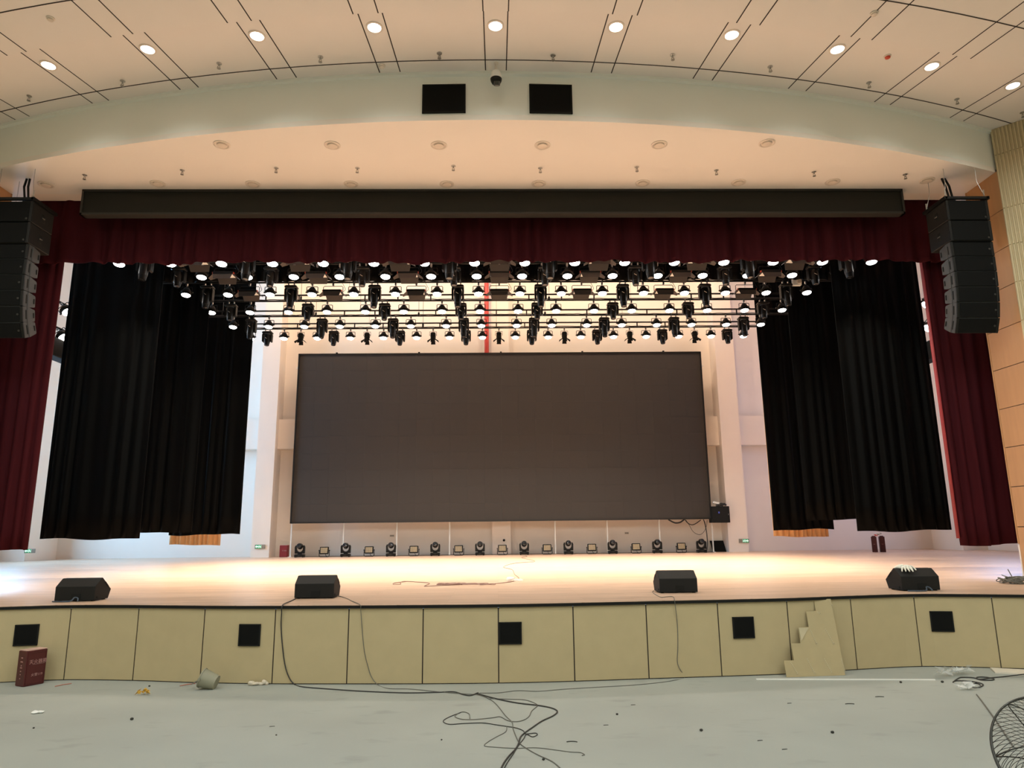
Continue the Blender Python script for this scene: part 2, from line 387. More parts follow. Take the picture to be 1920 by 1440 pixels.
# header wall above the opening, proscenium walls beside it
b = MB(); b.box((0, YP + .14, 12.5), (2 * XS, .38, 7.1)); struct(b, 'wall_header', M_white)
for s_, nm in ((-1, 'left'), (1, 'right')):
    # brown veneer reveal with horizontal joints
    b = MB(); zs = [1.0, 1.92, 2.69, 3.46, 4.23, 5.02, 5.80, 6.58, 7.35, 8.12, 8.95]
    for z0, z1 in zip(zs, zs[1:]):
        b.box((s_ * (XW + .1), (YN + YP) / 2, (z0 + z1) / 2), (.2, YP - YN, z1 - z0 - .014))
    struct(b, 'wall_reveal_' + nm, M_brown)
    b = MB(); b.box((s_ * (XW + .12), (YN + YP) / 2, 5), (.2, YP - YN - .01, 8)); struct(b, 'wall_reveal_core_' + nm, M_dark)
    b = MB(); b.box((s_ * (XW + .05), YP + .012, 1.29), (.12, .03, .58)); struct(b, 'trim_edge_' + nm, M_white)
    b = MB(); b.box((s_ * (XW + .05), YP + .012, 5.3), (.12, .03, 7.4)); struct(b, 'trim_veneer_' + nm, M_brown)
    b = MB(); b.box((s_ * (XW + .22 + (XS - XW) / 2), YP + .1, 5), (XS - XW, .25, 8)); struct(b, 'wall_proscenium_' + nm, M_white)
    # ribbed wall flaring at 45 degrees into the hall
    b = MB(); dv = Vector((s_ * .707, -.707, 0)); nv = Vector((-s_ * .707, -.707, 0))
    p0 = Vector((s_ * XW, YN, 0))
    b.slab([p0, p0 + dv * 10.4, p0 + dv * 10.4 - nv * .2, p0 - nv * .2], Vector((0, 0, 9.9)))
    struct(b, 'wall_flare_' + nm, M_slat)
    b = MB()
    for k in range(64):
        for z0, z1 in zip([5.815, 6.59, 7.36, 8.13, 9.28], [6.575, 7.345, 8.115, 9.265, 9.84]):
            if k > 4 and z1 < 7.4: continue
            q = p0 + dv * (.005 + k * .062)
            b.slab([q + Vector((0, 0, z0)), q + dv * .044 + Vector((0, 0, z0)), q + dv * .036 + nv * .026 + Vector((0, 0, z0)), q + dv * .008 + nv * .026 + Vector((0, 0, z0))], Vector((0, 0, z1 - z0)))
    struct(b, 'wall_ribs_' + nm, M_slat)
    b = MB(); q = p0 + dv * .34 + nv * .012
    b.slab([q + Vector((0, 0, 5.82)), q + dv * 3.4 + Vector((0, 0, 5.82)), q + dv * 3.4 + nv * .03 + Vector((0, 0, 5.82)), q + nv * .03 + Vector((0, 0, 5.82))], Vector((0, 0, 1.53)))
    scr = tag(b.build('side_screen', M_header), 'black side screen set into the ribbed wall right of stage' if s_ > 0 else 'black side screen set into the ribbed wall left of stage', 'screen')
    b = MB()
    for z0, z1 in ((5.82, 5.87), (7.30, 7.35)):
        b.slab([q + nv * .03 + Vector((0, 0, z0)), q + dv * 3.4 + nv * .03 + Vector((0, 0, z0)), q + dv * 3.4 + nv * .045 + Vector((0, 0, z0)), q + nv * .045 + Vector((0, 0, z0))], Vector((0, 0, z1 - z0)))
    b.slab([q + nv * .03 + Vector((0, 0, 5.82)), q + dv * .05 + nv * .03 + Vector((0, 0, 5.82)), q + dv * .05 + nv * .045 + Vector((0, 0, 5.82)), q + nv * .045 + Vector((0, 0, 5.82))], Vector((0, 0, 1.53)))
    b.build('frame', M_blackm, scr)
    if s_ < 0: bpy.data.objects.remove(scr.children[0]); bpy.data.objects.remove(scr)
    b = MB(); b.box((s_ * 17.5, -4.2, 5), (.2, 20, 10)); struct(b, 'wall_hall_' + nm, M_slat)
    # stage house side wall with a high window opening
    b = MB(); X = s_ * (XS + .1)
    b.box((X, 19.35, 8.5), (.2, 11.1, 15)); b.box((X, 29.5, 8.5), (.2, 2.4, 15)); b.box((X, 26.6, 2.8), (.2, 3.4, 3.6)); b.box((X, 26.6, 12.3), (.2, 3.4, 7.4))
    struct(b, 'wall_wing_' + nm, M_white)
    b = MB()
    for yy in (24.95, 26.6, 28.25): b.box((X, yy, 6.6), (.08, .08, 4))
    for zz in (4.65, 6.6, 8.55): b.box((X, 26.6, zz), (.08, 3.4, .08))
    struct(b, 'window_1' if s_ < 0 else 'window_2', M_whitep)
b = MB(); b.box((0, -14.1, 5), (36, .2, 10)); struct(b, 'wall_hall_rear', M_slat)
b = MB(); b.box((0, YB + .1, 8.5), (2 * XS + .4, .2, 15)); struct(b, 'wall_back', M_white)
b = MB(); b.box((0, 22.3, 16.05), (2 * XS + .4, 17, .1)); struct(b, 'ceiling_stage', M_white)
# columns and the horizontal beam on the back wall
YC = 29.75
b = MB()
for x0, x1 in ((-10.02, -9.28), (9.50, 10.32)): b.box(((x0 + x1) / 2, (YC + YB) / 2, 8.5), (x1 - x0, YB - YC, 15))
xl, xr = aty(921, 640, 30.2).x, aty(954, 640, 30.2).x
b.box(((xl + xr) / 2, 30.4, 8.5), (xr - xl, .4, 15))
b.box((-XS + .6, 29.6, 8.5), (1.2, 2, 15)); b.box((XS - .5, 29.6, 8.5), (1.0, 2, 15))
struct(b, 'wall_back_columns', M_white)
zb, zt = aty(535, 842, 30.2).z, aty(540, 787, 30.2).z
b = MB(); b.box((0, 30.35, (zb + zt) / 2), (26, .5, zt - zb)); struct(b, 'wall_back_beam', M_white)
# red fire pipe on the back wall above the screen
px = aty(912.5, 640, 30.2).x
t = thing('fire_pipe', 'red vertical fire pipe on the back wall above the screen', 'pipe', (px, 30.1, 9.3))
b = MB(); b.tube([(0, 0, 0.05), (0, 0, 6.7)], .10, 14); b.build('pipe', M_pipe, t, True)
b = MB(); b.lathe([(.19, 0), (.19, .04), (.12, .05), (.12, .12)], 18); b.build('flange', M_dark, t, True)

# ------------------------------------------------------------------ curtains
def curtain(name, path, z0, z1, m, label, amp=.07, wl=.26, seed=0, nz=14, hem=.02, flare=0.3, group=None, cat='curtain'):
    rnd = random.Random(seed)
    pts = [Vector((p[0], p[1], 0)) for p in path]
    L = [0]
    for a, c in zip(pts, pts[1:]): L.append(L[-1] + (c - a).length)
    ds = wl / 12; n = max(8, int(L[-1] / ds))
    phase = 0; vs = []; rows = []
    ph = [rnd.uniform(0, 6.28) for _ in range(6)]
    base = []
    for i in range(n + 1):
        s_ = L[-1] * i / n; k = 0
        while k < len(L) - 2 and L[k + 1] < s_: k += 1
        a, c = pts[k], pts[k + 1]; tt = (s_ - L[k]) / max(1e-9, L[k + 1] - L[k])
        p = a.lerp(c, tt); d = (c - a).normalized(); base.append((p, Vector((-d.y, d.x, 0)), s_))
    b = MB()
    for j in range(nz + 1):
        w = j / nz; z = z1 + (z0 - z1) * w; r_ = []
        for p, nrm, s_ in base:
            x = s_ / wl * 2 * PI
            wob = 2.2 * math.sin(s_ * 1.7 + ph[0]) + 1.3 * math.sin(s_ * 4.3 + ph[1] + w * .8)
            off = amp * (0.65 * math.sin(x + wob) + 0.35 * math.sin(0.47 * x + ph[2] + wob * .6 + w * .5)) * (0.65 + flare * w)
            off += amp * .8 * max(0, math.sin(s_ * 7.3 + ph[3] + 2 * math.sin(s_ * 2.9 + ph[5]))) ** 9 * (.4 + .6 * w)
            off += amp * .5 * math.sin(s_ * 1.1 + ph[3] + w * 1.3)
            hz = (hem * (math.sin(s_ * 2.3 + ph[4]) + .6 * math.sin(s_ * 5.1 + ph[5]))) * (w ** 6)
            r_.append(p + nrm * off + Vector((0, 0, z + hz)))
        rows.append(r_)
    b.loft(rows, False, False)
    o = b.build(name, m, None, 180)
    md = o.modifiers.new('thickness', 'SOLIDIFY'); md.thickness = .012
    tag(o, label, cat, group)
    if z1 > 10:
        for k in (.15, .85):
            p = pts[0].lerp(pts[-1], k); w_ = MB(); w_.box((p.x, p.y, z1), (.3, .12, .06)); w_.tube([(p.x, p.y, z1), (p.x, p.y, 16.0)], .006, 5); w_.build('suspension_wire', M_wire, o)
    return o

zv = 7.57
curtain('stage_valance', [(-10.0, 14.3), (10.0, 14.3)], zv, 9.1, M_redcloth, 'long dark red pleated valance hanging across the top of the stage', amp=.075, wl=.36, seed=3, hem=.015, cat='valance')
curtain('house_curtain', [(-11.6, 14.62), (-9.58, 14.62), (-9.45, 14.68), (-9.5, 14.85)], 1.66, 8.2, M_redcloth, 'dark red side curtain hanging behind the left speaker array', amp=.075, wl=.30, seed=11, group='red side curtains')
curtain('house_curtain', [(11.6, 14.62), (9.55, 14.62), (9.44, 14.66)], 1.57, 8.2, M_redcloth, 'dark red side curtain hanging behind the right speaker array', amp=.075, wl=.30, seed=12, group='red side curtains')
rc = [o for o in COL.objects if o.name.startswith('house_curtain')][-1]
M_litfold = mat('bright red lining', (0.24, 0.016, 0.02), 0.7)  # curtain's own inner fold; stage light on it painted as brighter red
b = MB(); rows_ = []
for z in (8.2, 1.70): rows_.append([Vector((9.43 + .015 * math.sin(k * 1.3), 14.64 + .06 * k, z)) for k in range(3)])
b.loft(rows_, False, False); o = b.build('lit_fold', M_litfold, rc, True); o.modifiers.new('thickness', 'SOLIDIFY').thickness = .01
tag(o, 'inner fold of the curtain, painted brighter red as if lit')
G = 'black side curtains'
curtain('leg_curtain', [(-10.83, 17.4), (-8.48, 17.4)], 1.87, 10.5, M_blackcloth, 'front black curtain on the left wing, widest and lowest hanging', amp=.055, wl=.34, seed=21, group=G)
curtain('leg_curtain', [(-11.3, 21.5), (-9.0, 21.5)], 2.02, 11, M_blackcloth, 'middle black curtain on the left wing with the highest hem', amp=.055, wl=.34, seed=22, group=G)
curtain('leg_curtain', [(-11.35, 25.2), (-8.88, 25.2)], 1.93, 11.5, M_blackcloth, 'rear black curtain on the left wing above the gold cloth', amp=.055, wl=.34, seed=23, group=G)
curtain('leg_curtain', [(11.02, 17.4), (8.72, 17.4)], 1.85, 10.5, M_blackcloth, 'front black curtain on the right wing above the red extinguisher cases', amp=.055, wl=.34, seed=24, group=G)
curtain('leg_curtain', [(11.6, 21.5), (9.3, 21.5)], 2.16, 11, M_blackcloth, 'middle black curtain on the right wing with the highest hem', amp=.055, wl=.34, seed=25, group=G)
curtain('leg_curtain', [(11.8, 25.2), (9.64, 25.2)], 1.88, 11.5, M_blackcloth, 'rear black curtain on the right wing in front of the gold cloth', amp=.055, wl=.34, seed=26, group=G)
curtain('gold_curtain', [(-12.08, 27), (-10.22, 27)], 1.56, 12, M_gold, 'gold orange curtain hem below the rear left black curtain', amp=.06, wl=.17, seed=31, group='gold curtains')
curtain('gold_curtain', [(12.40, 27), (10.35, 27)], 1.62, 12, M_gold, 'gold orange curtain edge and hem behind the rear right black curtain', amp=.06, wl=.17, seed=32, group='gold curtains')
zbd = aty(930, 526, 19.4).z
curtain('border_curtain', [(-12, 19.4), (12, 19.4)], zbd, 12.5, M_blackcloth, 'long black border cloth across the stage above the lighting bars', amp=.05, wl=.3, seed=33, hem=.01)

# ------------------------------------------------------------------ header display, LED wall
h0, h1 = aty(155, 358, 13.72), aty(1697, 399, 13.72)
zt, zbm = ZS - .004, aty(930, 401.5, 13.72).z
hx = (h0.x + h1.x) / 2
t = thing('header_display', 'long black header display panel above the red valance', 'display', (hx, 13.82, zbm))
wd, hh = h1.x - h0.x, zt - zbm
b = MB(); b.box((0, 0, hh / 2), (wd - .06, .16, hh - .06)); b.build('display_panel', M_header, t)
b = MB()
for z in (.02, hh - .02): b.box((0, -.02, z), (wd, .2, .04))
for x in (-wd / 2 + .02, wd / 2 - .02): b.box((x, -.02, hh / 2), (.04, .2, hh))
b.build('frame', M_headerf, t)
YL = 29.5
cs = [aty(x, y, YL) for x, y in ((561, 664), (1313, 659), (543, 982), (1335, 973))]
x0, x1 = (cs[0].x + cs[2].x) / 2, (cs[1].x + cs[3].x) / 2
z0, z1 = (cs[2].z + cs[3].z) / 2, (cs[0].z + cs[1].z) / 2
t = thing('led_wall', 'large dark brown grey LED wall standing at the back of the stage', 'screen', ((x0 + x1) / 2, YL, 1.0))
wd = x1 - x0
b = MB(); nx, ny = 24, 10
for i in range(nx):
    for j in range(ny):
        tw, th = (wd - .1) / nx, (z1 - z0 - .1) / ny
        b.box((-wd / 2 + .05 + tw * (i + .5), .06, z0 - 1 + .05 + th * (j + .5)), (tw - .0015, .1, th - .0015))
b.build('display_panel', M_led, t)
b = MB()
for z in (z0 - 1 + .025, z1 - 1 - .025): b.box((0, .06, z), (wd, .2, .05))
for x in (-wd / 2 + .025, wd / 2 - .025): b.box((x, .06, (z0 + z1) / 2 - 1), (.05, .2, z1 - z0))
b.build('frame', M_ledframe, t)
b = MB()
for k in range(9): b.box((-wd / 2 + wd * k / 8, .25, (z0 + z1) / 2 - 1), (.08, .12, z1 - z0))
for z in (z0 - .8, z1 - 1.2): b.box((0, .25, z), (wd - .1, .1, .08))
b.build('support_frame', M_steel, t)
pp = [546, 644, 744, 843, 1041, 1139, 1237, 1336]
for k, x in enumerate(pp):
    xx = aty(x, 1005, YL + .25).x - t.location.x
    b = MB(); b.box((xx, .25, (z0 - 1) / 2), (.045, .045, z0 - 1)); b.box((xx, .25, .008), (.16, .16, .016)); b.build('post', M_whitep, t)
for k, x in enumerate((-7.0, -3.5, 0, 3.5, 7.0)):
    b = MB(); b.box((x, .06, z1 - 1 + .03), (.07, .1, .06)); b.build('lifting_lug', M_blackm, t)
for s_ in (-1, 1):
    b = MB(); b.box((s_ * (wd / 2 + .03), -.0, z1 - 1 - .62), (.08, .06, .05)); tag(b.build('bracket', M_whitep, t), 'small white bracket')

# ------------------------------------------------------------------ stage lights
def rotx(a): return Matrix.Rotation(a, 4, 'X')
spot = bpy.data.lights.new('par_beam', 'SPOT'); spot.energy = PAR_W; spot.spot_size = math.radians(92); spot.spot_blend = 1.0; spot.shadow_soft_size = .10; spot.color = (1.0, 0.865, 0.71)
spot_dim = spot.copy(); spot_dim.energy = PAR_W * .04; spot_dim.color = (.9, .95, 1)
def make_par():
    t = thing('par_light', 'x', 'stage light')
    b = MB(); b.box((0, 0, -.03), (.05, .06, .09)); b.tube([(0, 0, -.06), (0, 0, -.13)], .012, 6); b.build('clamp', M_steel, t)
    b = MB(); b.tube([(-.165, 0, -.30), (-.165, 0, -.13), (-.15, 0, -.115), (.15, 0, -.115), (.165, 0, -.13), (.165, 0, -.30)], .011, 6); b.build('yoke', M_black, t)
    for s_ in (-1, 1):
        b = MB(); b.lathe([(.022, -.02), (.022, .02)], 8, Matrix.Translation((s_ * .172, 0, -.285)) @ Matrix.Rotation(PI / 2, 4, 'Y')); b.build('knob', M_black, t)
    tilt = Matrix.Translation((0, 0, -.27)) @ rotx(math.radians(-10)) @ Matrix.Translation((0, 0, .27))
    b = MB(); b.M = tilt
    b.lathe([(.03, -.125), (.062, -.135), (.088, -.17), (.112, -.215), (.124, -.255), (.158, -.265), (.158, -.282), (.128, -.29), (.132, -.365)], 20)
    hs = b.build('housing', M_black, t, 30)
    b = MB(); b.M = tilt; b.lathe([(.128, -.3655), (.115, -.385), (.06, -.395), (.002, -.397)], 20); b.build('lens', M_lens, hs, True)
    l = bpy.data.objects.new('par_beam', spot); COL.objects.link(l); l.parent = t; l.location = (0, -.04, -.43); l.rotation_euler = (math.radians(-5), 0, 0)
    return t
def make_mover(long):
    t = thing('moving_head', 'x', 'stage light')
    for s_ in (-1, 1):
        b = MB(); b.box((s_ * .085, 0, -.02), (.035, .06, .07)); b.tube([(s_ * .085, 0, -.04), (s_ * .075, 0, -.10)], .014, 6); b.build('clamp', M_steel, t)
    b = MB(); b.bbox((0, 0, -.135), (.36, .26, .09), .025); b.build('base', M_black, t, 30)
    l_ = .36 if long else .29
    for s_ in (-1, 1):
        b = MB(); b.prism([(s_ * .17, -.175), (s_ * .185, -.22), (s_ * .18, -.18 - l_), (s_ * .15, -.21 - l_), (s_ * .125, -.2 - l_), (s_ * .13, -.22), (s_ * .10, -.175)], -.075, .075, 'y'); b.build('yoke_arm', M_black, t)
    tl = Matrix.Translation((0, 0, -.30)) @ rotx(math.radians(-9)) @ Matrix.Translation((0, 0, .30))
    b = MB(); b.M = tl
    e = -.80 if long else -.645
    b.lathe([(.05, -.2), (.105, -.215), (.122, -.27), (.124, -.40), (.112, -.45), (.106, e + .12), (.098, e + .115), (.086, e + .02), (.080, e)], 16)
    hd = b.build('head', M_black, t, 35)
    b = MB(); b.M = tl; b.lathe([(.07, e - .0005), (.04, e - .012), (.002, e - .016)], 14); b.build('lens', M_glass, hd, True)
    b = MB(); b.M = tl; b.tube([(-.05, -.122, -.36), (.02, -.127, -.41)], .006, 5); tag(b.build('marking', M_unlit, hd), 'pale slanting mark')
    return t
def make_panel():
    t = thing('panel_light', 'x', 'stage light')
    b = MB(); b.box((0, 0, -.03), (.05, .06, .09)); b.tube([(0, 0, -.05), (0, 0, -.10)], .012, 6); b.build('clamp', M_steel, t)
    b = MB(); b.tube([(-.29, 0, -.30), (-.29, 0, -.13), (-.26, 0, -.10), (.26, 0, -.10), (.29, 0, -.13), (.29, 0, -.30)], .010, 6); b.build('yoke', M_black, t)
    b = MB(); b.bbox((0, 0, -.285), (.54, .34, .07), .012); hs = b.build('housing', M_black, t)
    b = MB(); b.box((0, 0, -.322), (.48, .28, .006)); b.build('diffuser', M_whitep, hs)
    for s_ in (-1, 1):
        b = MB(); b.box((s_ * .27, -.12, -.285), (.035, .07, .045)); b.build('knob', M_redpart, t)
    for s_ in (-1, 1):
        b = MB(); y0, y1 = s_ * .17, s_ * .235
        b.slab([(-.26, y0, -.325), (.26, y0, -.325), (.225, y1, -.475), (-.225, y1, -.475)], Vector((0, .006, 0))); b.build('barn_door', M_flap, t)
        b = MB(); b.slab([(s_ * .27, -.16, -.325), (s_ * .27, .16, -.325), (s_ * .40, .06, -.42), (s_ * .40, -.10, -.42)], Vector((0, 0, .006))); b.build('barn_door', M_flap, t)
    b = MB(); b.tube(smooth_path([(.29, 0, -.28), (.36, 0, -.2), (.30, 0, -.06), (.27, 0, 0)], 4), .007, 5); b.build('cord', M_cable, t)
    return t
def make_fresnel():
    t = thing('fresnel_light', 'x', 'stage light')
    b = MB(); b.box((0, 0, -.03), (.05, .06, .09)); b.tube([(0, 0, -.05), (0, 0, -.11)], .012, 6); b.build('clamp', M_steel, t)
    b = MB(); b.tube([(-.13, 0, -.28), (-.13, 0, -.12), (.13, 0, -.12), (.13, 0, -.28)], .010, 6); b.build('yoke', M_black, t)
    tl = Matrix.Translation((0, 0, -.27)) @ rotx(math.radians(-8)) @ Matrix.Translation((0, 0, .27))
    b = MB(); b.M = tl; b.bbox((0, 0, -.26), (.19, .2, .2), .03); b.lathe([(.095, -.35), (.10, -.43)], 16); b.build('housing', M_blackm, t, 30)
    b = MB(); b.M = tl; b.lathe([(.088, -.431), (.04, -.438), (.002, -.44)], 14); b.build('lens', M_glass, t)
    for s_ in (-1, 1):
        b = MB(); b.M = tl; b.slab([(-.07, s_ * .10, -.43), (.07, s_ * .10, -.43), (.085, s_ * .125, -.58), (-.085, s_ * .125, -.58)], Vector((0, .006, 0))); b.build('barn_door', M_blackm, t)
        b = MB(); b.M = tl; b.slab([(s_ * .10, -.06, -.43), (s_ * .10, .06, -.43), (s_ * .21, .085, -.52), (s_ * .21, -.085, -.52)], Vector((0, 0, .006))); b.build('barn_door', M_blackm, t)
    return t

ROWS = [('A', 16.6, 492, 'nearest the red valance', True, 'panel'), ('B', 18.4, 517, 'second from the red valance', False, 'panel'),
        ('C', 20.3, 550, 'third from the red valance', True, 'panel'), ('D', 22.2, 583, 'third from the screen', False, None),
        ('E', 24.1, 610, 'second from the screen', True, None), ('F', 25.9, 632, 'nearest the screen', False, 'fresnel')]
protos = {}
def place(kind, maker, loc, label, group):
    if kind not in protos:
        o = maker(); protos[kind] = o; o.location = loc; o['label'] = label; o['group'] = group; return o
    return copy_tree(protos[kind], loc, None, label, None, group)
for key, Y, yl, bar, long, extra in ROWS:
    zl = aty(930, yl, Y).z + .36                 # pipe height
    bx = thing('lighting_bar', 'black ladder lighting bar hung with lamps, %s' % bar, 'lighting bar', (0, Y, zl), 0, 'lighting bars')
    b = MB(); b.tube([(-10.75, 0, 0), (10.75, 0, 0)], .028, 8); b.build('lower_pipe', M_black, bx, True)
    b = MB(); b.tube([(-10.75, 0, .2), (10.75, 0, .2)], .028, 8); b.build('upper_pipe', M_black, bx, True)
    for k in range(21):
        b = MB(); b.box((-10.7 + 1.07 * k, 0, .1), (.04, .03, .16)); b.build('strut', M_black, bx)
    rnd = random.Random(key)
    b = MB(); b.tube([(-10.4 + .16 * k, -.02, .03 + .018 * rnd.random()) for k in range(131)], .016, 5); b.build('cable', M_cable, bx)
    for k in range(5):
        x = -9.6 + 4.8 * k
        b = MB(); b.tube([(x, 0, .22), (x, 0, 15.95 - zl)], .006, 5); b.build('suspension_wire', M_wire, bx)
    for i in range(16):
        place('par', make_par, (-9.21 + 1.24 * i, Y, zl - .02), nthl(i, 16, 'lit black can lamp', 'on lighting bar ' + bar), 'lit can lamps on the bar ' + bar)
    for i in range(8):
        place('mvl' if long else 'mvs', (lambda l=long: make_mover(l)), (-8.59 + 2.48 * i, Y, zl - .02), nthl(i, 8, 'black moving head lamp', 'on lighting bar ' + bar), 'moving heads on the bar ' + bar)
    if extra:
        for i in range(7):
            place(extra, make_panel if extra == 'panel' else make_fresnel, (-7.35 + 2.48 * i, Y, zl - .02),
                  nthl(i, 7, 'flat panel lamp with flaps' if extra == 'panel' else 'unlit black barn-door lamp', 'on lighting bar ' + bar), extra + ' lamps on the bar ' + bar)

# pull cords with weights hanging between the bars
PC = [(564, 533, 556, 20.3), (592, 567, 586, 22.2), (785, 567, 586, 22.2), (793, 566, 606, 22.2), (1029.5, 533, 556, 20.3), (1022, 567, 585, 22.2)]
ROWZ = {Y: aty(930, yl, Y).z + .36 for _, Y, yl, _, _, _ in ROWS}
for i, (x, ya, yb, Y) in enumerate(PC):
    p = aty(x, yb, Y - .06); zt = ROWZ[Y]; ln = max(.25, zt - p.z)
    t = thing('pull_cord', nthl(i, 6, 'thin pull cord with black weight', 'hanging between the lighting bars'), 'cord', (p.x, Y - .030, zt), 0, 'pull cords')
    b = MB(); b.tube([(0, 0, .03), (0, 0, -ln)], .006, 5); b.build('cord', M_cable, t)
    b = MB(); b.lathe([(.012, -ln + .02), (.03, -ln), (.03, -ln - .11), (.015, -ln - .13)], 8); b.build('weight', M_black, t)
# white junction box on the end of the third bar
zr = ROWZ[20.3]; p = aty(1494, 537, 20.2)
t = thing('junction_box', 'small white electrical box on the right end of a lighting bar', 'electrical box', (p.x, 20.2, zr - .06))
b = MB(); b.bbox((0, 0, -.02), (.26, .12, .22), .01); b.build('housing', M_whitep, t)
b = MB(); b.bbox((.06, -.07, -.02), (.13, .04, .12), .006); b.build('cover', M_unlit, t)

# side lighting ladders in the gaps beside the red curtains
for s_ in (-1, 1):
    side = 'left' if s_ < 0 else 'right'
    ys = [(574, 578), (618, 627)] if s_ < 0 else [(566, 570), (605, 612)]
    ps = [aty(119, 570, 18.9), aty(112, 617, 18.9)] if s_ < 0 else [aty(1738, 560, 18.9), aty(1741, 603, 18.9)]
    X = s_ * 12.0
    zz = [p.z for p in ps]; zlow = aty(104 if s_ < 0 else 1747, 665, 18.9).z
    t = thing('side_ladder', 'black side lighting ladder seen in the gap beside the %s red curtain' % side, 'lighting ladder', (ps[0].x, 18.9, zlow))
    for z in (zz[0], zz[1], zlow + .42):
        b = MB(); b.tube([(0, -1.6, z - zlow), (0, 1.6, z - zlow)], .03, 8); b.build('rung', M_black, t)
    for yy in (-1.6, 1.6):
        b = MB(); b.tube([(0, yy, .4), (0, yy, 16 - zlow)], .025, 8); b.build('upright', M_black, t)
    b = MB(); b.bbox((0, 0, .12), (.4, 3.4, .5), .02); b.build('cable_tray', M_blackm, t)
    for k, z in enumerate(zz):
        lp = copy_tree(protos['par'], (ps[k].x, 18.75 if s_ < 0 else 18.6, z - .01), 0, '%s lit can lamp on the ladder beside the %s red curtain' % ('upper' if k == 0 else 'lower', side), None, 'side ladder lamps'); lp.rotation_euler = (0, s_ * .7, 0)
        for c in COL.objects:
            if c.parent == lp and c.type == 'LIGHT': c.data = spot_dim

# ------------------------------------------------------------------ line arrays
def array(s_):
    side = 'left' if s_ < 0 else 'right'
    X = s_ * 9.27; YF = 12.78
    grp = 'cabinets of the %s hanging speaker array' % side
    fr = thing('rigging_frame', 'black flying frame on wires above the %s speaker array' % side, 'rigging frame', (X, YF + .32, 8.245))
    b = MB()
    for x in (-.42, .42): b.box((x, .02, .03), (.06, .74, .06))
    for y in (-.32, .02, .36): b.box((0, y, .03), (.86, .06, .05))
    b.build('frame', M_black, fr)
    b = MB(); b.tube([(.0, .1, .05), (0, .1, .22)], .07, 10); b.tube([(-.04, .1, .2), (-.09, .1, .5), (-.10, .16, .70)], .022, 6); b.tube([(.03, .1, .2), (-.01, .1, .5), (-.04, .16, .70)], .022, 6); b.build('chain', M_black, fr)
    for q in ((-.4, -.3), (.4, -.3), (-.4, .34)):
        b = MB(); b.tube([(q[0], q[1], .05), (q[0] * .8, q[1] * .8, .42), (q[0] * .8, q[1] * .8, .705)], .005, 5); b.lathe([(.015, .10), (.015, .22)], 6, Matrix.Translation((q[0] * .97, q[1] * .97, 0))); b.build('safety_wire', M_steel, fr)
    z = 8.24; y = YF; ang = 0
    specs = [(.43, .64, 0)] * 2 + [(.305, .40, 0), (.305, .40, 1), (.305, .40, 2), (.305, .40, 3), (.305, .40, 6), (.305, .40, 11)]
    for k, (h, d, da) in enumerate(specs):
        ang += math.radians(da); w = .84
        if k == 2: y += 0.01
        nm = ('upper' if k == 0 else 'lower') + ' large black bass cabinet at the top of the %s speaker array' % side if k < 2 else '%s small black cabinet below the bass cabinets of %s array' % (['topmost', 'second', 'third', 'fourth', 'fifth', 'lowest'][k - 2], side)
        t = thing('array_speaker', nm, 'speaker', (X, y, z), 0, grp)
        t.rotation_euler = (ang, 0, 0)
        hh = h - .012
        b = MB()
        if k < 2:
            b.bbox((0, d / 2 + .02, -h / 2), (w, d, hh), .012)
        else:
            hb = hh * .62
            b.loft([[Vector((-w / 2, .02, -.006)), Vector((w / 2, .02, -.006)), Vector((w / 2, .02, -.006 - hh)), Vector((-w / 2, .02, -.006 - hh))],
                    [Vector((-w / 2, .16, -.006)), Vector((w / 2, .16, -.006)), Vector((w / 2, .16, -.006 - hh)), Vector((-w / 2, .16, -.006 - hh))],
                    [Vector((-w / 2 + .01, .36, -h / 2 + hb / 2 + .02)), Vector((w / 2 - .01, .36, -h / 2 + hb / 2 + .02)), Vector((w / 2 - .01, .36, -h / 2 - hb / 2 - .02)), Vector((-w / 2 + .01, .36, -h / 2 - hb / 2 - .02))],
                    [Vector((-w / 2 + .02, .39, -h / 2 + hb / 2)), Vector((w / 2 - .02, .39, -h / 2 + hb / 2)), Vector((w / 2 - .02, .39, -h / 2 - hb / 2)), Vector((-w / 2 + .02, .39, -h / 2 - hb / 2))]])
        cb = b.build('cabinet', M_spk if k < 2 else M_spkside, t)
        b = MB(); b.bbox((0, .012, -h / 2), (w - .10, .024, hh - .012), .006); b.build('grille', M_grille, t)
        for q in (-1, 1):
            b = MB(); b.bbox((q * (w / 2 - .025), .014, -h / 2), (.05, .03, hh), .006); b.build('front_rail', M_black, t)
        b = MB(); b.lathe([(.020, 0), (.020, .006), (.012, .008)], 12, Matrix.Translation((s_ * .33 if s_ > 0 else .33, -.002, -hh + .055 + (0 if k < 2 else .08))) @ rotx(PI / 2)); tag(b.build('badge', M_headerf, t), 'small round grey badge')
        sx = -s_
        if k < 2:
            b = MB(); b.bbox((sx * (w / 2 + .002), d * .52, -h / 2), (.01, .08, .16), .003); hd = b.build('handle', M_blackm, t)
            b = MB(); b.tube([(sx * (w / 2 + .012), d * .52 - .04, -h / 2), (sx * (w / 2 + .012), d * .52 + .04, -h / 2)], .012, 6); b.build('grip', M_spkside, hd)
        else:
            for q, l_ in ((.10, .17), (.33, .10)):
                b = MB(); b.bbox((sx * (w / 2 - (0 if q < .2 else .004)), q, -h / 2), (.012, .028, l_), .004); b.build('slot', M_blackm, t)
            b = MB(); b.bbox((sx * (w / 2 + .004), .15, -h / 2), (.012, .035, hh * .98), .004); b.build('rigging_bar', M_spkside, t)
        z -= math.cos(ang) * h; y += math.sin(ang) * h * 1.0
        if k == 1: y = YF + .02
array(-1); array(1)

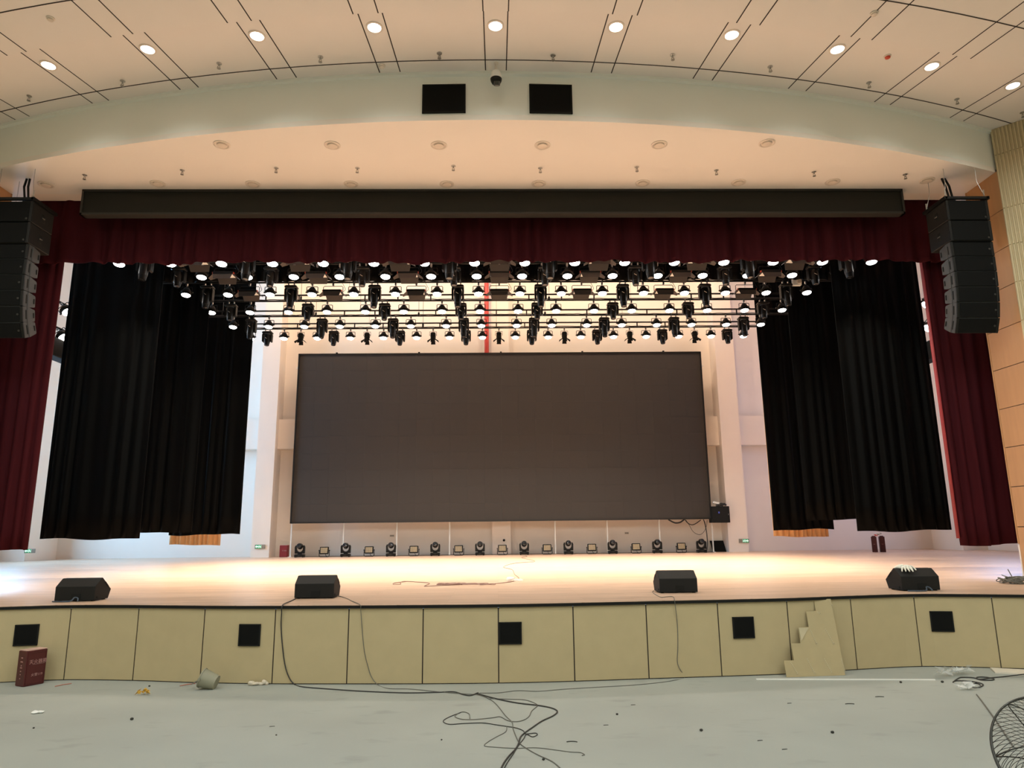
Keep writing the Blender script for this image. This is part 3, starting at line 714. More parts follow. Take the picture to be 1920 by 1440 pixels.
# ------------------------------------------------------------------ fittings on ceilings
dl = bpy.data.lights.new('downlight_beam', 'SPOT'); dl.energy = DOWN_W * 4; dl.spot_size = math.radians(140); dl.spot_blend = 1.0; dl.shadow_soft_size = .10; dl.color = (0.97, 1.0, .92)
def make_down():
    t = thing('downlight', 'x', 'ceiling light')
    b = MB(); b.lathe([(.135, 0), (.135, -.012), (.108, -.016), (.106, .0)], 24); b.build('trim_ring', M_trimring, t, True)
    b = MB(); b.lathe([(.106, -.006), (.08, -.018), (.002, -.022)], 24); b.build('diffuser', M_downlens, t, True)
    l = bpy.data.objects.new('downlight_beam', dl); COL.objects.link(l); l.parent = t; l.location = (0, 0, -.06)
    return t
D = [(91, 122), (277, 92), (482, 67), (702, 51), (929, 48), (1155, 50), (1372, 65), (1570, 92), (1747, 124), (1899, 160)]
for i, (x, y) in enumerate(D):
    place('down', make_down, atz(x, y, ZC), nthl(i, 10, 'bright round downlight', 'in the arc on the ceiling'), 'lit ceiling downlights')
def make_recess():
    t = thing('recessed_light', 'x', 'ceiling light')
    b = MB(); b.lathe([(.15, 0), (.15, -.012), (.125, -.02), (.11, -.006), (.09, -.004)], 24); b.build('trim_ring', M_trimring, t, True)
    b = MB(); b.lathe([(.092, -.002), (.088, -.03), (.06, -.036), (.002, -.038)], 20); b.build('diffuser', M_unlit, t, True)
    return t
for row, pts in (('front', [(416, 271), (623, 272), (823, 272), (1017, 272), (1236, 271), (1438, 268)]), ('rear', [(86, 346), (296, 344), (474, 345), (658, 345), (838, 345), (1010, 344), (1205, 343), (1385, 342), (1561, 341), (1738, 338)])):
    for i, (x, y) in enumerate(pts):
        place('rec', make_recess, atz(x, y, ZS), nthl(i, len(pts), 'unlit round light', 'in the %s row of the pink soffit' % row), 'unlit lights in the %s soffit row' % row)
def make_sprink():
    t = thing('sprinkler', 'x', 'sprinkler')
    b = MB(); b.lathe([(.045, 0), (.045, -.006), (.012, -.012), (.012, -.05)], 12); b.build('escutcheon', M_steel, t, True)
    b = MB(); b.tube([(-.012, 0, -.045), (-.02, 0, -.07), (0, 0, -.09), (.02, 0, -.07), (.012, 0, -.045)], .005, 5); b.lathe([(.032, -.092), (.032, -.098)], 10); b.build('deflector', M_wire, t)
    return t
SPC = [(55, 180), (230, 152), (411, 119), (601, 107), (824, 100), (1037, 104), (1261, 103), (1444, 125), (1629, 155), (1794, 186), (1917, 211)]
SPS = [(159, 328), (342, 319), (518, 315), (670, 315), (850, 311), (1013, 315), (1194, 313), (1343, 319), (1526, 322), (1697, 327)]
for pts, z, where, g in ((SPC, ZC, 'on the ceiling above the curved fascia', 'ceiling sprinklers'), (SPS, ZS, 'on the pink soffit', 'soffit sprinklers')):
    for i, (x, y) in enumerate(pts):
        place('spr', make_sprink, atz(x, y, z), nthl(i, len(pts), 'small sprinkler head', where), g)
def detector(x, y, z, label, m):
    t = thing('smoke_detector', label, 'smoke detector', atz(x, y, z))
    b = MB(); b.lathe([(.06, 0), (.06, -.015), (.05, -.02)], 18); b.build('base', M_trimring, t, True)
    b = MB(); b.lathe([(.045, -.02), (.042, -.04), (.02, -.05), (.002, -.051)], 16); b.build('sensor', m, t, True)
detector(716, 123, ZC, 'round cream smoke detector in the ceiling strip left of the dome camera', M_trimring)
detector(1664, 105, ZC, 'round reddish smoke detector between two right ceiling strips', M_redpart)
detector(95, 34, ZC - .21, 'round smoke detector at the top left of the ceiling', M_unlit)
detector(1639, 24, ZC - .21, 'round smoke detector at the top right of the ceiling', M_unlit)
# dome camera
t = thing('dome_camera', 'white and black dome camera hanging from the ceiling centre', 'camera', atz(930, 118, ZC))
b = MB(); b.lathe([(.04, 0), (.04, -.01), (.022, -.02), (.022, -.16), (.05, -.17)], 14); b.build('mount', M_trimring, t, True)
b = MB(); b.lathe([(.05, -.16), (.075, -.175), (.098, -.26), (.104, -.30), (.102, -.312)], 24); b.build('housing', M_whitep, t, True)
b = MB(); b.lathe([(.100, -.312), (.094, -.35), (.072, -.395), (.03, -.415)], 20); hd = b.build('ball', M_black, t, True)
b = MB(); b.M = Matrix.Translation((.012, -.03, -.40)) @ rotx(math.radians(25)); b.lathe([(.055, .02), (.055, -.045), (.045, -.055), (.002, -.057)], 16); b.build('lens', M_glass, hd, True)
# fascia openings
for i, (xa, xb, ya, yb) in enumerate([(792, 873, 158, 211.5), (992, 1074, 158, 212)]):
    p, q = aty(xa, ya, 11.15), aty(xb, yb, 11.15); xm_ = (p.x + q.x) / 2
    t = thing('fascia_grille', 'black rectangular grille in the fascia %s of the dome camera' % ('left' if i == 0 else 'right'), 'grille', (xm_, arc(11.16, xm_), q.z), math.atan(xm_ / 28.6))
    w, h = q.x - p.x, p.z - q.z
    b = MB(); b.box((0, -.012, h / 2), (w - .03, .02, h - .03)); b.build('mesh', M_grille, t)
    b = MB()
    for z in (.012, h - .012): b.box((0, -.016, z), (w, .03, .024))
    for x in (-w / 2 + .012, w / 2 - .012): b.box((x, -.016, h / 2), (.024, .03, h))
    b.build('frame', M_blackm, t)
# apron grilles
for i, (xa, xb, ya, yb) in enumerate([(28, 72, 1173, 1208), (449, 488, 1172, 1209), (937, 977, 1168, 1206), (1375, 1412, 1157, 1196), (1746, 1785, 1146, 1184)]):
    c = on_apron((xa + xb) / 2, (ya + yb) / 2); p, q = aty(xa, yb, c.y), aty(xb, ya, c.y); w = .30; h = .28
    sl = (apron_y(c.x + .15) - apron_y(c.x - .15)) / .3
    t = thing('apron_grille', nthl(i, 5, 'black square speaker grille', 'set into the beige stage front'), 'grille', (c.x, c.y - .002, c.z - h / 2), math.atan(sl), 'stage front grilles')
    b = MB(); b.box((0, -.006, h / 2), (w - .02, .016, h - .02)); b.build('mesh', M_grille, t)
    b = MB()
    for z in (.008, h - .008): b.box((0, -.008, z), (w, .024, .016))
    for x in (-w / 2 + .008, w / 2 - .008): b.box((x, -.008, h / 2), (.016, .024, h))
    b.build('frame', M_blackm, t)

# ------------------------------------------------------------------ stage monitors
def make_wedge():
    t = thing('stage_monitor', 'x', 'speaker')
    pr = [(0, .012), (0, .212), (.155, .322), (.195, .325), (.45, .145), (.385, .012)]
    b = MB(); b.prism(pr, -.29, .29, 'x'); cb = b.build('cabinet', M_spk, t)
    bev = cb.modifiers.new('bevel', 'BEVEL'); bev.width = .006; bev.segments = 2
    b = MB(); nrm = Vector((0, .18, .255)).normalized()
    b.slab([Vector((-.27, .208, .316)), Vector((.27, .208, .316)), Vector((.27, .44, .152)), Vector((-.27, .44, .152))], nrm * .012); b.build('grille', M_grille, t)
    for s_ in (-1, 1):
        b = MB(); b.slab([Vector((s_ * .291, .25, .25)), Vector((s_ * .291, .268, .268)), Vector((s_ * .291, .365, .198)), Vector((s_ * .291, .348, .180))], Vector((s_ * .004, 0, 0))); b.build('handle', M_blackm, t)
        for q in (.06, .34):
            b = MB(); b.box((s_ * .24, q, .006), (.04, .04, .012)); b.build('foot', M_blackm, t)
        b = MB(); b.lathe([(.016, 0), (.016, .006)], 8, Matrix.Translation((s_ * .29, .07, .05)) @ Matrix.Rotation(s_ * PI / 2, 4, 'Y')); b.build('screw', M_blackm, t)
    b = MB(); b.box((.02, -.003, .07), (.13, .008, .08)); b.build('connector_panel', M_blackm, t)
    return t
WD = [((103 + 174) / 2, 1128, 'leftmost black wedge monitor, alone on the left stage edge'), ((552 + 625) / 2, 1122.5, 'second black wedge monitor from left, with cables running off the edge'),
      ((1237 + 1309) / 2, 1112, 'third black wedge monitor from left, right of the loose cables'), ((1694 + 1762) / 2, 1108, 'rightmost black wedge monitor with white gloves on top')]
wl = []
for i, (x, y, lab) in enumerate(WD):
    p = atz(x, y, 1.0); wl.append(p); place('wedge', make_wedge, (p.x, p.y, 1.0), lab, 'stage monitors')

# white gloves on the last monitor
g0 = wl[3] + Vector((-.13, .12, .288))
t = thing('work_gloves', 'crumpled white work gloves lying on the rightmost monitor', 'gloves', g0)
for k in range(2):
    b = MB(); off = Vector((k * .05 - .02, .02 * k, .012 + .02 * k))
    b.ball(off + Vector((0, .02, .035)), .05, 7, (.9, 1.1, .45))
    for f in range(4):
        a = -1.2 + f * .38 + .15 * k
        st = off + Vector((.03 * (f - 1.5), -.02, .04)); d1 = Vector((.5 * math.sin(a + .4), -math.cos(a) * .6 - .25, -.25))
        b.tube([st, st + d1 * .045, st + d1 * .085 + Vector((0, 0, -.014)), st + d1 * .11 + Vector((0, 0, -.03))], [.013, .013, .012, .008], 6)
    b.tube([off + Vector((-.03, .05, .035)), off + Vector((-.075, .08, .04)), off + Vector((-.1, .1, .025))], [.03, .02, .015], 7)
    b.build('glove', M_glove, t, True)

# ------------------------------------------------------------------ floor fixtures along the back of the stage
def make_floor_mover():
    t = thing('floor_moving_head', 'x', 'stage light')
    b = MB(); b.bbox((0, 0, .075), (.37, .30, .10), .02); bs = b.build('base', M_black, t, 30)
    for x in (-.15, .15):
        for y in (-.11, .11):
            b = MB(); b.lathe([(.022, 0), (.026, .03)], 8, Matrix.Translation((x, y, 0))); b.build('foot', M_blackm, t)
    b = MB(); b.box((0, -.152, .075), (.09, .006, .04)); b.build('display', M_headerf, bs)
    arcp = [(.13 * math.sin(a), .345 - .135 * math.cos(a)) for a in [PI * (-.5 + k / 10) for k in range(11)]]
    b = MB(); b.prism([(-.19, .15), (.19, .15), (.195, .40), (.17, .46), (.135, .47)] + [(x, z) for x, z in arcp[::-1]] + [(-.135, .47), (-.17, .46), (-.195, .40)], -.065, .065, 'y'); b.build('yoke', M_black, t)
    b = MB(); b.lathe([(.09, .13), (.09, .16)], 14); b.build('turntable', M_blackm, t)
    b = MB(); b.ball((0, 0, .43), .115, 9, (1, 1.0, 1.05)); b.lathe([(.10, 0), (.105, .10), (.095, .16), (.085, .165)], 16, Matrix.Translation((0, -.02, .43)) @ rotx(math.radians(80))); hd = b.build('head', M_black, t, True)
    b = MB(); b.lathe([(.08, .166), (.05, .175), (.002, .18)], 14, Matrix.Translation((0, -.02, .43)) @ rotx(math.radians(80))); b.build('lens', M_glass, hd, True)
    return t
def make_flood():
    t = thing('flood_panel', 'x', 'stage light')
    b = MB(); b.tube([(-.20, 0, .24), (-.20, 0, .05), (-.16, 0, .015), (.16, 0, .015), (.20, 0, .05), (.20, 0, .24)], .014, 6); b.build('bracket', M_black, t)
    R = Matrix.Translation((0, 0, .26)) @ rotx(math.radians(-8))
    b = MB(); b.M = R; b.bbox((0, 0, 0), (.35, .09, .28), .015); hs = b.build('housing', M_black, t, 30)
    b = MB(); b.M = R
    for i in range(6):
        for j in range(5): b.box((-.115 + .046 * i, -.047, -.084 + .042 * j), (.036, .008, .032))
    b.build('lamp_cells', M_amber, hs)
    for s_ in (-1, 1):
        b = MB(); b.lathe([(.025, -.015), (.025, .015)], 8, Matrix.Translation((s_ * .205, 0, .26)) @ Matrix.Rotation(PI / 2, 4, 'Y')); b.build('knob', M_blackm, t)
    b = MB(); b.tube(smooth_path([(.02, .05, .2), (.05, .07, .06), (.12, .08, .012)], 4), .01, 5); b.build('cord', M_cable, t)
    return t
MX = [562, 648, 733, 816, 900, 983, 1066, 1149, 1233, 1316]; FX = [608, 692, 776, 860, 942, 1026, 1110, 1193, 1278]
YM = 29.25
for i, x in enumerate(MX):
    p = aty(x, 1040, YM); place('fmv', make_floor_mover, (p.x, YM, 1.0), nthl(i, 10, 'black moving head', 'standing on stage under the LED wall'), 'moving heads on the stage floor')
for i, x in enumerate(FX):
    p = aty(x, 1040, YM); place('fld', make_flood, (p.x, YM - .02, 1.0), nthl(i, 9, 'square amber-celled flood lamp', 'on stage under the LED wall'), 'flood lamps on the stage floor')
rnd = random.Random(5)
pts = []
for k in range(150):
    pts.append((-8.2 + 17 * k / 149, YM + .26 + .05 * math.sin(k * .5) + .05 * rnd.random(), 1.014))
b = MB(); b.tube(smooth_path(pts, 2), .012, 5); tag(b.build('link_cable', M_cable), 'black cable along the back wall linking the floor lamps', 'cable')

# ------------------------------------------------------------------ lettering helper
def text_mesh(name, body, size, M, m, parent, ex=.0015):
    c = bpy.data.curves.new(name, 'FONT'); c.body = body; c.size = size; c.align_x = 'CENTER'; c.align_y = 'CENTER'; c.extrude = ex
    tmp = bpy.data.objects.new(name, c); COL.objects.link(tmp)
    dg = bpy.context.evaluated_depsgraph_get(); me = bpy.data.meshes.new_from_object(tmp.evaluated_get(dg))
    bpy.data.objects.remove(tmp)
    me.transform(M); me.materials.clear(); me.materials.append(m)
    o = bpy.data.objects.new(name, me); COL.objects.link(o); o.parent = parent; return o
FR = Matrix.Rotation(PI / 2, 4, 'X')              # text in the x-z plane facing -y

def fire_box(p, rz, label, lines, w=.27, d=.19, h=.45, M_redbox=M_redbox):
    t = thing('extinguisher_box', label, 'fire extinguisher box', p, rz)
    b = MB(); b.bbox((0, 0, h / 2), (w, d, h - .002), .008); b.build('cabinet', M_redbox, t)
    b = MB(); b.box((0, 0, h + .004), (w - .01, d - .01, .008)); tag(b.build('lid', M_redtop, t), 'pale lid edge')  # lid is much paler than the cabinet
    b = MB()
    for z in (.03, h - .03): b.box((0, -d / 2 - .0025, z), (w - .03, .005, .006))
    for x in (-w / 2 + .02, w / 2 - .02): b.box((x, -d / 2 - .0025, h / 2), (.006, .005, h - .06))
    b.build('door', M_redbox, t)
    for (s, sz, x, z) in lines: text_mesh('lettering', s, sz, Matrix.Translation((x, -d / 2 - .004, z)) @ FR, M_print, t)
    b = MB(); b.box((.03, -d / 2 - .003, h * .60), (.16, .004, .003)); b.build('underline', M_print, t)
    b = MB()
    for z, ww in ((.36, .02), (.31, .03), (.26, .012), (.235, .022), (.19, .012), (.15, .008), (.1, .008)): b.box((-w / 2 - .002, 0, z * h / .45), (.004, ww * 1.6, .012))
    b.build('side_icons', M_print, t)
    return t
p = atz(63, 1284, 0); p = Vector((-6.42, p.y - .02, 0))
p = atz(60, 1281, 0)
fire_box((p.x + .03, p.y - .10, 0), math.radians(62), 'dark red fire extinguisher box with white lettering standing against stage front', [('灭火器箱', .058, .02, .30), ('火警119', .042, .02, .135)])
p = aty(527, 1044, 29.5)
fire_box((p.x, 29.9, 1.0), math.radians(-8), 'small dark red extinguisher box by the left rear column', [('灭火器箱', .05, .04, .25)], .33, .18, .47, mat('red painted steel', (0.24, 0.018, 0.02), 0.4))

# pair of red extinguisher cases at the right of the stage
pr = atz(1646, 1034, 1.0); YR = min(27.6, pr.y)
for i, (x, lab) in enumerate([(1641, 'left one of two narrow red cases under the right black curtain'), (1655.5, 'right one of two narrow red cases under the right black curtain')]):
    p = aty(x, 1034, YR)
    t = thing('extinguisher_case', lab, 'fire extinguisher case', (p.x, YR, 1.0), -.5 if i == 0 else -.35, 'narrow red cases')
    b = MB(); b.bbox((0, 0, .29), (.19, .22, .58), .008); b.build('body', M_redbox, t)
    b = MB(); b.box((-.0, -.112, .29), (.12, .006, .5)); b.build('door', M_redbox, t)
    b = MB(); b.box((.0, -.117, .30), (.06, .004, .012)); b.build('marking', M_print, t)
    b = MB(); b.box((0, 0, .595), (.12, .10, .03)); b.build('lid', M_redbox, t)
    if i == 0:
        b = MB(); b.box((.10, -.02, .62), (.1, .06, .03)); b.box((.06, -.02, .65), (.08, .05, .03)); b.build('hinge', M_redpart, t)
pp_ = (aty(1641, 1034, YR) + aty(1655.5, 1034, YR)) / 2
b = MB(); rnd = random.Random(4)
for k in range(6): b.ball((rnd.uniform(-.03, .1), rnd.uniform(-.03, .03), rnd.uniform(0, .05)), .05, 6, (1.2, 1, .7))
o = b.build('crumpled_paper', M_tissue, None, True); o.location = (pp_.x + .04, YR, 1.66); tag(o, 'crumpled white paper on top of the two narrow red cases', 'paper')

# exit signs
def exit_sign(p, rz, arrow, label, s=1.0):
    t = thing('exit_sign', label, 'exit sign', p, rz)
    b = MB(); b.bbox((0, 0, 0), (.42 * s, .03, .16 * s), .006); b.build('plate', M_greyplate, t)
    b = MB(); b.box((arrow * .06 * s, -.017, 0), (.24 * s, .006, .13 * s)); b.build('panel', M_green, t)
    b = MB(); a = arrow
    b.add([Vector((a * x * s, -.0215, z * s)) for x, z in ((.19, 0), (.13, .05), (.13, .018), (.06, .018), (.06, -.018), (.13, -.018), (.13, -.05))], [(0, 1, 2, 3, 4, 5, 6)]); b.build('arrow', M_signw, t)
    b = MB()
    q = lambda x, z: Vector((a * x * s, -.0215, z * s))
    b.tube([q(-.005, .015), q(.0, -.01)], .014 * s, 5); b.ball(q(.008, .04), .013 * s, 5)
    for c in ([(0, .015), (.03, .0), (.045, .012)], [(-.005, .015), (-.03, .005), (-.035, -.015)], [(.0, -.01), (.025, -.025), (.03, -.055)], [(0, -.01), (-.02, -.03), (-.045, -.035)]): b.tube([q(*e) for e in c], .006 * s, 4)
    for x in (-.055, .05): b.tube([q(x, -.055), q(x, .055)], .004 * s, 4)
    b.build('running_figure', M_signw, t)
p = aty(487.5, 1025, YC - .02); exit_sign((p.x, YC - .018, p.z), 0, -1, 'green exit sign with left arrow on the left rear column')
p = aty(1395, 1014, YC - .02); exit_sign((p.x, YC - .018, p.z), 0, 1, 'green exit sign with right arrow on the right rear column')
p = aty(56, 1033, 28.58); exit_sign((max(p.x, -19.1), 28.58, p.z), 0, -1, 'pale exit sign low on the far left white pillar')
# wall sockets
for x, y, lab in ((735, 1004.5, 'small dark wall socket on back wall left of centre'), (1175, 999.5, 'small dark wall socket on back wall right of centre')):
    p = aty(x, y, YB - .02); t = thing('wall_socket', lab, 'socket', (p.x, YB - .02, p.z))
    b = MB(); b.bbox((0, 0, 0), (.19, .04, .09), .006); b.build('plate', M_unlit, t)
    b = MB()
    for q in (-.05, .0, .05): b.box((q, -.022, 0), (.03, .006, .05))
    b.build('outlet', M_flap, t)
p = aty(945, 1013, 30.2)
b = MB(); b.ball((0, 0, 0), .05, 7, (1, .8, 1)); o = b.build('wall_fitting', M_blackm); o.location = (p.x, 30.18, p.z); tag(o, 'small black round fitting low on the central rear column', 'fitting')

# equipment on the right of the LED wall
p0 = aty(1337, 980, 29.2); p1 = aty(1368, 949, 29.2)
w, h = p1.x - p0.x, p1.z - p0.z
t = thing('control_cabinet', 'black control cabinet fixed beside the lower right corner of LED wall', 'cabinet', ((p0.x + p1.x) / 2, 29.5, p0.z))
b = MB(); b.bbox((0, 0, h / 2), (w, .5, h), .01); b.build('body', M_blackm, t)
b = MB(); b.box((0, -.255, h / 2), (w - .06, .012, h - .06)); d_ = b.build('door', M_spk, t)
b = MB(); b.box((w / 2 - .06, -.265, h * .5), (.02, .02, .06)); b.build('handle', M_steel, d_)
b = MB(); b.box((-.08, -.263, h * .62), (.05, .006, .07)); tag(b.build('display', mat('blue display', (.06, .08, .35), .3, emit=.6), d_), 'small blue display')
b = MB(); b.box((0, .27, h * .5), (w * .8, .05, .05)); b.build('bracket', M_steel, t)
tcl = t.location + Vector((0, 0, h))
b = MB(); b.bbox((-.1, -.05, .2), (.26, .16, .08), .01, Matrix.Rotation(.25, 3, 'Y')); o = b.build('power_adapter', M_whitep); o.location = tcl - Vector((0, 0, .06)); tag(o, 'small white power box on the cables atop the black cabinet', 'adapter')
b = MB(); rnd = random.Random(9)
for k in range(5):
    c = Vector((rnd.uniform(-.08, .15), rnd.uniform(-.06, .06), .02 + .02 * k)); r_ = rnd.uniform(.1, .2)
    b.tube([c + Vector((r_ * math.cos(a) * 1.2, r_ * math.sin(a) * .7, .02 * math.sin(a * 3) + .012)) for a in [2 * PI * q / 20 for q in range(20)]], .013, 5, True)
o = b.build('cable_bundle', M_cable, None, True); o.location = tcl; tag(o, 'black cable bundle lying on the black control cabinet', 'cables')
# cables drooping under the wall
zb0 = z0 + .02
rope = []
for lab, pts, r_ in (('thick cable loop sagging under the lower right of LED wall', [(1253, 974), (1262, 979), (1268, 980.5), (1276, 979), (1283, 974)], .03),
                     ('looped cable pair under the right end of LED wall', [(1284, 974), (1290, 981), (1297, 984), (1304, 982), (1314, 975)], .018),
                     ('long thin cable loop hanging under the right of LED wall', [(1286, 975), (1292, 984), (1300, 997), (1311, 1002.5), (1319, 998), (1324, 988), (1326, 975)], .009),
                     ('thick black cable dropping from LED wall to the last moving head', [(1319, 974), (1322, 983), (1325, 1000), (1326.5, 1020), (1325, 1033)], .020)):
    b = MB(); b.tube(smooth_path([aty(x, y, 29.72) for x, y in pts], 6), r_, 6); tag(b.build('hanging_cable', M_cable, None, True), lab, 'cable', 'cables under the LED wall')
# black panel leaning on the wall
pl = [aty(x, y, Y) for x, y, Y in ((1331, 1014, 30.45), (1356, 1013.5, 30.45), (1362, 1033, 30.1), (1337, 1033.5, 30.1))]
pl[2].z = pl[3].z = 1.0
b = MB(); b.slab(pl, Vector((0, .04, 0))); tag(b.build('leaning_panel', M_blackm), 'black panel leaning on the back wall beside the right rear column', 'panel')

# ------------------------------------------------------------------ things on the floor and stage edge
def floor_cable(name, pts, r, m, label, group=None, z=0.0, wob=True):
    P = []
    for q in pts:
        if q[0] == 'z': v = Vector(q[1])
        else: v = q
        P.append(v)
    b = MB(); b.tube(smooth_path(P, 6), r, 6); return tag(b.build(name, m, None, True), label, 'cable', group)
def gf(x, y, r): v = atz(x, y, r); return v
def ga(x, y, r): return on_apron(x, y, r + .001)
def gs(x, y, r): return atz(x, y, 1.0 + r)
def over(x, y, r):                                # over the stage edge
    p = on_apron(x, y, .03 + r); p.z = 1.0 + r; return p
r1 = .0075
floor_cable('cable', [gs(557, 1121, r1), gs(545, 1127, r1), over(530, 1133, r1), ga(528, 1150, .035), ga(527, 1175, r1), ga(529.5, 1210, r1), ga(534, 1245, r1), ga(541, 1268, r1 + .01), gf(552, 1283, r1), gf(570, 1288, r1), gf(620, 1292, r1), gf(680, 1296, r1), gf(760, 1299, r1), gf(820, 1298, r1), gf(850, 1297, r1), gf(868, 1302, r1), gf(882, 1304, r1), gf(896, 1299, r1), gf(897, 1301, r1), gf(930, 1310, r1), gf(970, 1318, r1), gf(1012, 1323, r1), gf(1036, 1328, r1), gf(1045, 1334, r1), gf(1037, 1342, r1), gf(1016, 1352, r1), gf(998, 1364, r1), gf(984, 1374, r1), gf(976, 1382, r1), gf(972, 1395, r1), gf(966, 1405, r1), gf(954, 1418, r1), gf(944, 1432, r1), gf(936, 1450, r1)], r1, M_cable, 'thick black cable from second monitor looping across the concrete floor', 'floor cables')
r2 = .0048
floor_cable('cable', [gs(634, 1117, r2), gs(650, 1122, r2), gs(660, 1127, r2), over(675, 1131, r2), ga(676.5, 1145, .035), ga(679, 1180, r2), ga(683, 1220, r2), ga(690, 1250, r2), ga(697, 1270, r2 + .008), gf(710, 1285, r2), gf(730, 1291, r2), gf(770, 1292, r2), gf(820, 1297, r2), gf(870, 1301, r2), gf(897, 1303, r2), gf(918, 1311, r2), gf(931, 1321, r2), gf(948, 1342, r2), gf(960, 1354, r2), gf(962, 1366, r2), gf(968, 1382, r2), gf(975, 1394, r2), gf(990, 1405, r2), gf(1010, 1416, r2), gf(1034, 1427, r2), gf(1046, 1436, r2), gf(1056, 1446, r2)], r2, M_cableg, 'thin grey cable from second monitor running down the stage front', 'floor cables')
floor_cable('cable', [gs(1226, 1107, r2), gs(1224, 1111, r2), gs(1238, 1119.5, r2), gs(1250, 1119, r2), gs(1262, 1119, r2), over(1264.5, 1124, r2), ga(1266, 1135, .035), ga(1270, 1170, r2), ga(1271, 1210, r2), ga(1270, 1240, r2), ga(1275, 1255, r2 + .008), gf(1284, 1270, r2), gf(1262, 1276, r2), gf(1225, 1281, r2), gf(1180, 1285, r2), gf(1120, 1288.5, r2), gf(1060, 1292, r2), gf(1010, 1296, r2), gf(970, 1295, r2), gf(935, 1299, r2), gf(899, 1299.5, r2)], r2, M_cableg, 'thin grey cable from the third monitor down to the floor', 'floor cables')
floor_cable('cable', [gf(881, 1347, r2), gf(879, 1338, r2), gf(866, 1335, r2), gf(853, 1343, r2), gf(866, 1348.5, r2), gf(890, 1349, r2), gf(922, 1346, r2), gf(938, 1344, r2), gf(952, 1351, r2), gf(968, 1353, r2), gf(982, 1350, r2), gf(992, 1343, r2), gf(997, 1333, r2), gf(1007, 1324, r2), gf(1004, 1319, r2), gf(985, 1312.5, r2), gf(955, 1311, r2), gf(918, 1310, r2)], r2, M_cableg, 'grey cable curling left and ending in a small loop on the concrete', 'floor cables')
floor_cable('cable', [gf(864, 1336, r2), gf(843, 1344, r2), gf(831, 1352, r2), gf(842, 1358, r2), gf(870, 1356.5, r2), gf(905, 1355.5, r2), gf(930, 1359, r2), gf(950, 1362, r2), gf(968, 1365, r2), gf(981, 1370, r2), gf(986, 1376, r2), gf(1004, 1374.5, r2), gf(1007, 1378, r2), gf(998, 1381.5, r2), gf(987, 1377, r2), gf(982, 1385, r2), gf(972, 1398, r2), gf(962, 1414, r2), gf(950, 1432, r2), gf(942, 1448, r2)], r2, M_cable, 'dark cable with a coil crossing the other floor cables', 'floor cables')
floor_cable('cable', [gf(950, 1362, r2 * .8), gf(948, 1372, r2 * .8), gf(930, 1382, r2 * .8), gf(915, 1391, r2 * .8), gf(908.5, 1398.5, r2 * .8), gf(930, 1401, r2 * .8), gf(968, 1403, r2 * .8), gf(1005, 1402, r2 * .8), gf(1040, 1406, r2 * .8), gf(1070, 1410, r2 * .8), gf(1088, 1411, r2 * .8), gf(1096, 1415, r2 * .8), gf(1091, 1416.5, r2 * .8)], r2 * .8, M_cableg, 'thin grey cable bent sharply with its end on the right', 'floor cables')
# cables on the stage deck
r3 = .006
floor_cable('stage_cable', [gs(985, 1042, r3), gs(988, 1043.5, r3), gs(978, 1045.8, r3), gs(1003, 1052.4, r3), gs(965, 1056, r3), gs(944, 1063, r3), gs(960, 1068, r3), gs(965, 1077, r3), gs(973, 1084, r3), gs(965, 1089, r3), gs(950, 1092, r3), gs(915, 1095, r3), gs(870, 1096, r3), gs(840, 1097, r3), gs(800, 1099, r3), gs(797, 1098, r3), gs(805, 1093.5, r3), gs(780, 1091, r3), gs(758, 1090, r3), gs(751, 1092, r3), gs(751, 1095, r3), gs(738, 1095.5, r3), gs(740, 1093, r3), gs(764, 1090, r3)], r3, M_cabler, 'long thin brown cable winding over the middle of the stage', 'stage deck cables')
b = MB(); rnd = random.Random(12)
for k in range(9):
    x = rnd.uniform(838, 915); c = gs(x, 1094.5 + rnd.uniform(-1, 1), .008 + .004 * (k % 4)); a_ = rnd.uniform(.12, .34); b_ = rnd.uniform(.08, .2)
    b.tube([c + Vector((a_ * math.cos(q), b_ * math.sin(q), .004 * math.sin(3 * q))) for q in [2 * PI * i / 24 for i in range(24)]], r3, 5, True)
tag(b.build('cable_tangle', M_cabler, None, True), 'tangled brown cable coil at the middle of the stage edge', 'cable', 'stage deck cables')
b = MB(); rnd = random.Random(13); c0 = gs(965, 1088.5, .02)
for k in range(7): b.ball(c0 + Vector((rnd.uniform(-.14, .14), rnd.uniform(-.1, .1), rnd.uniform(0, .05))), .045, 5, (1.5, 1, .6))
tag(b.build('plastic_wrap', M_film, None, True), 'small clump of clear plastic on the middle of the stage', 'plastic film')
b = MB(); c0 = gs(1904, 1093, .01)
for k in range(16):
    c = c0 + Vector((rnd.uniform(-.1, .16), rnd.uniform(-.12, .12), .006 * k)); a_ = rnd.uniform(.1, .26)
    b.tube([c + Vector((a_ * math.cos(q) * 1.15, a_ * math.sin(q) * .9, .03 * math.sin(2 * q + k))) for q in [2 * PI * i / 24 for i in range(24)]], .0075, 5, True)
b.tube(smooth_path([c0 + Vector((-.02, 0, .05)), c0 + Vector((-.05, .02, .15)), c0 + Vector((-.08, .02, .22))], 4), .008, 5)
tag(b.build('cable_heap', M_cableg, None, True), 'heap of coiled grey cable on the right end of the stage', 'cable')
for i, (xx, lab) in enumerate(((wl[0].x - .02, 'short dark blue cable under the leftmost monitor'), (wl[3].x + .0, 'short blue cable behind the rightmost monitor'))):
    yy = wl[0 if i == 0 else 3].y - .05
    b = MB(); b.tube(smooth_path([(xx - .25, yy - .02, 1.01), (xx - .1, yy - .06, 1.01), (xx + .02, yy - .04, 1.015), (xx + .05, yy + .0, 1.06), (xx + .1, yy + .0, 1.05), (xx + .12, yy - .03, 1.01)], 5), .010, 6)
    tag(b.build('signal_cable', M_bluecable, None, True), lab, 'cable', 'monitor cables')

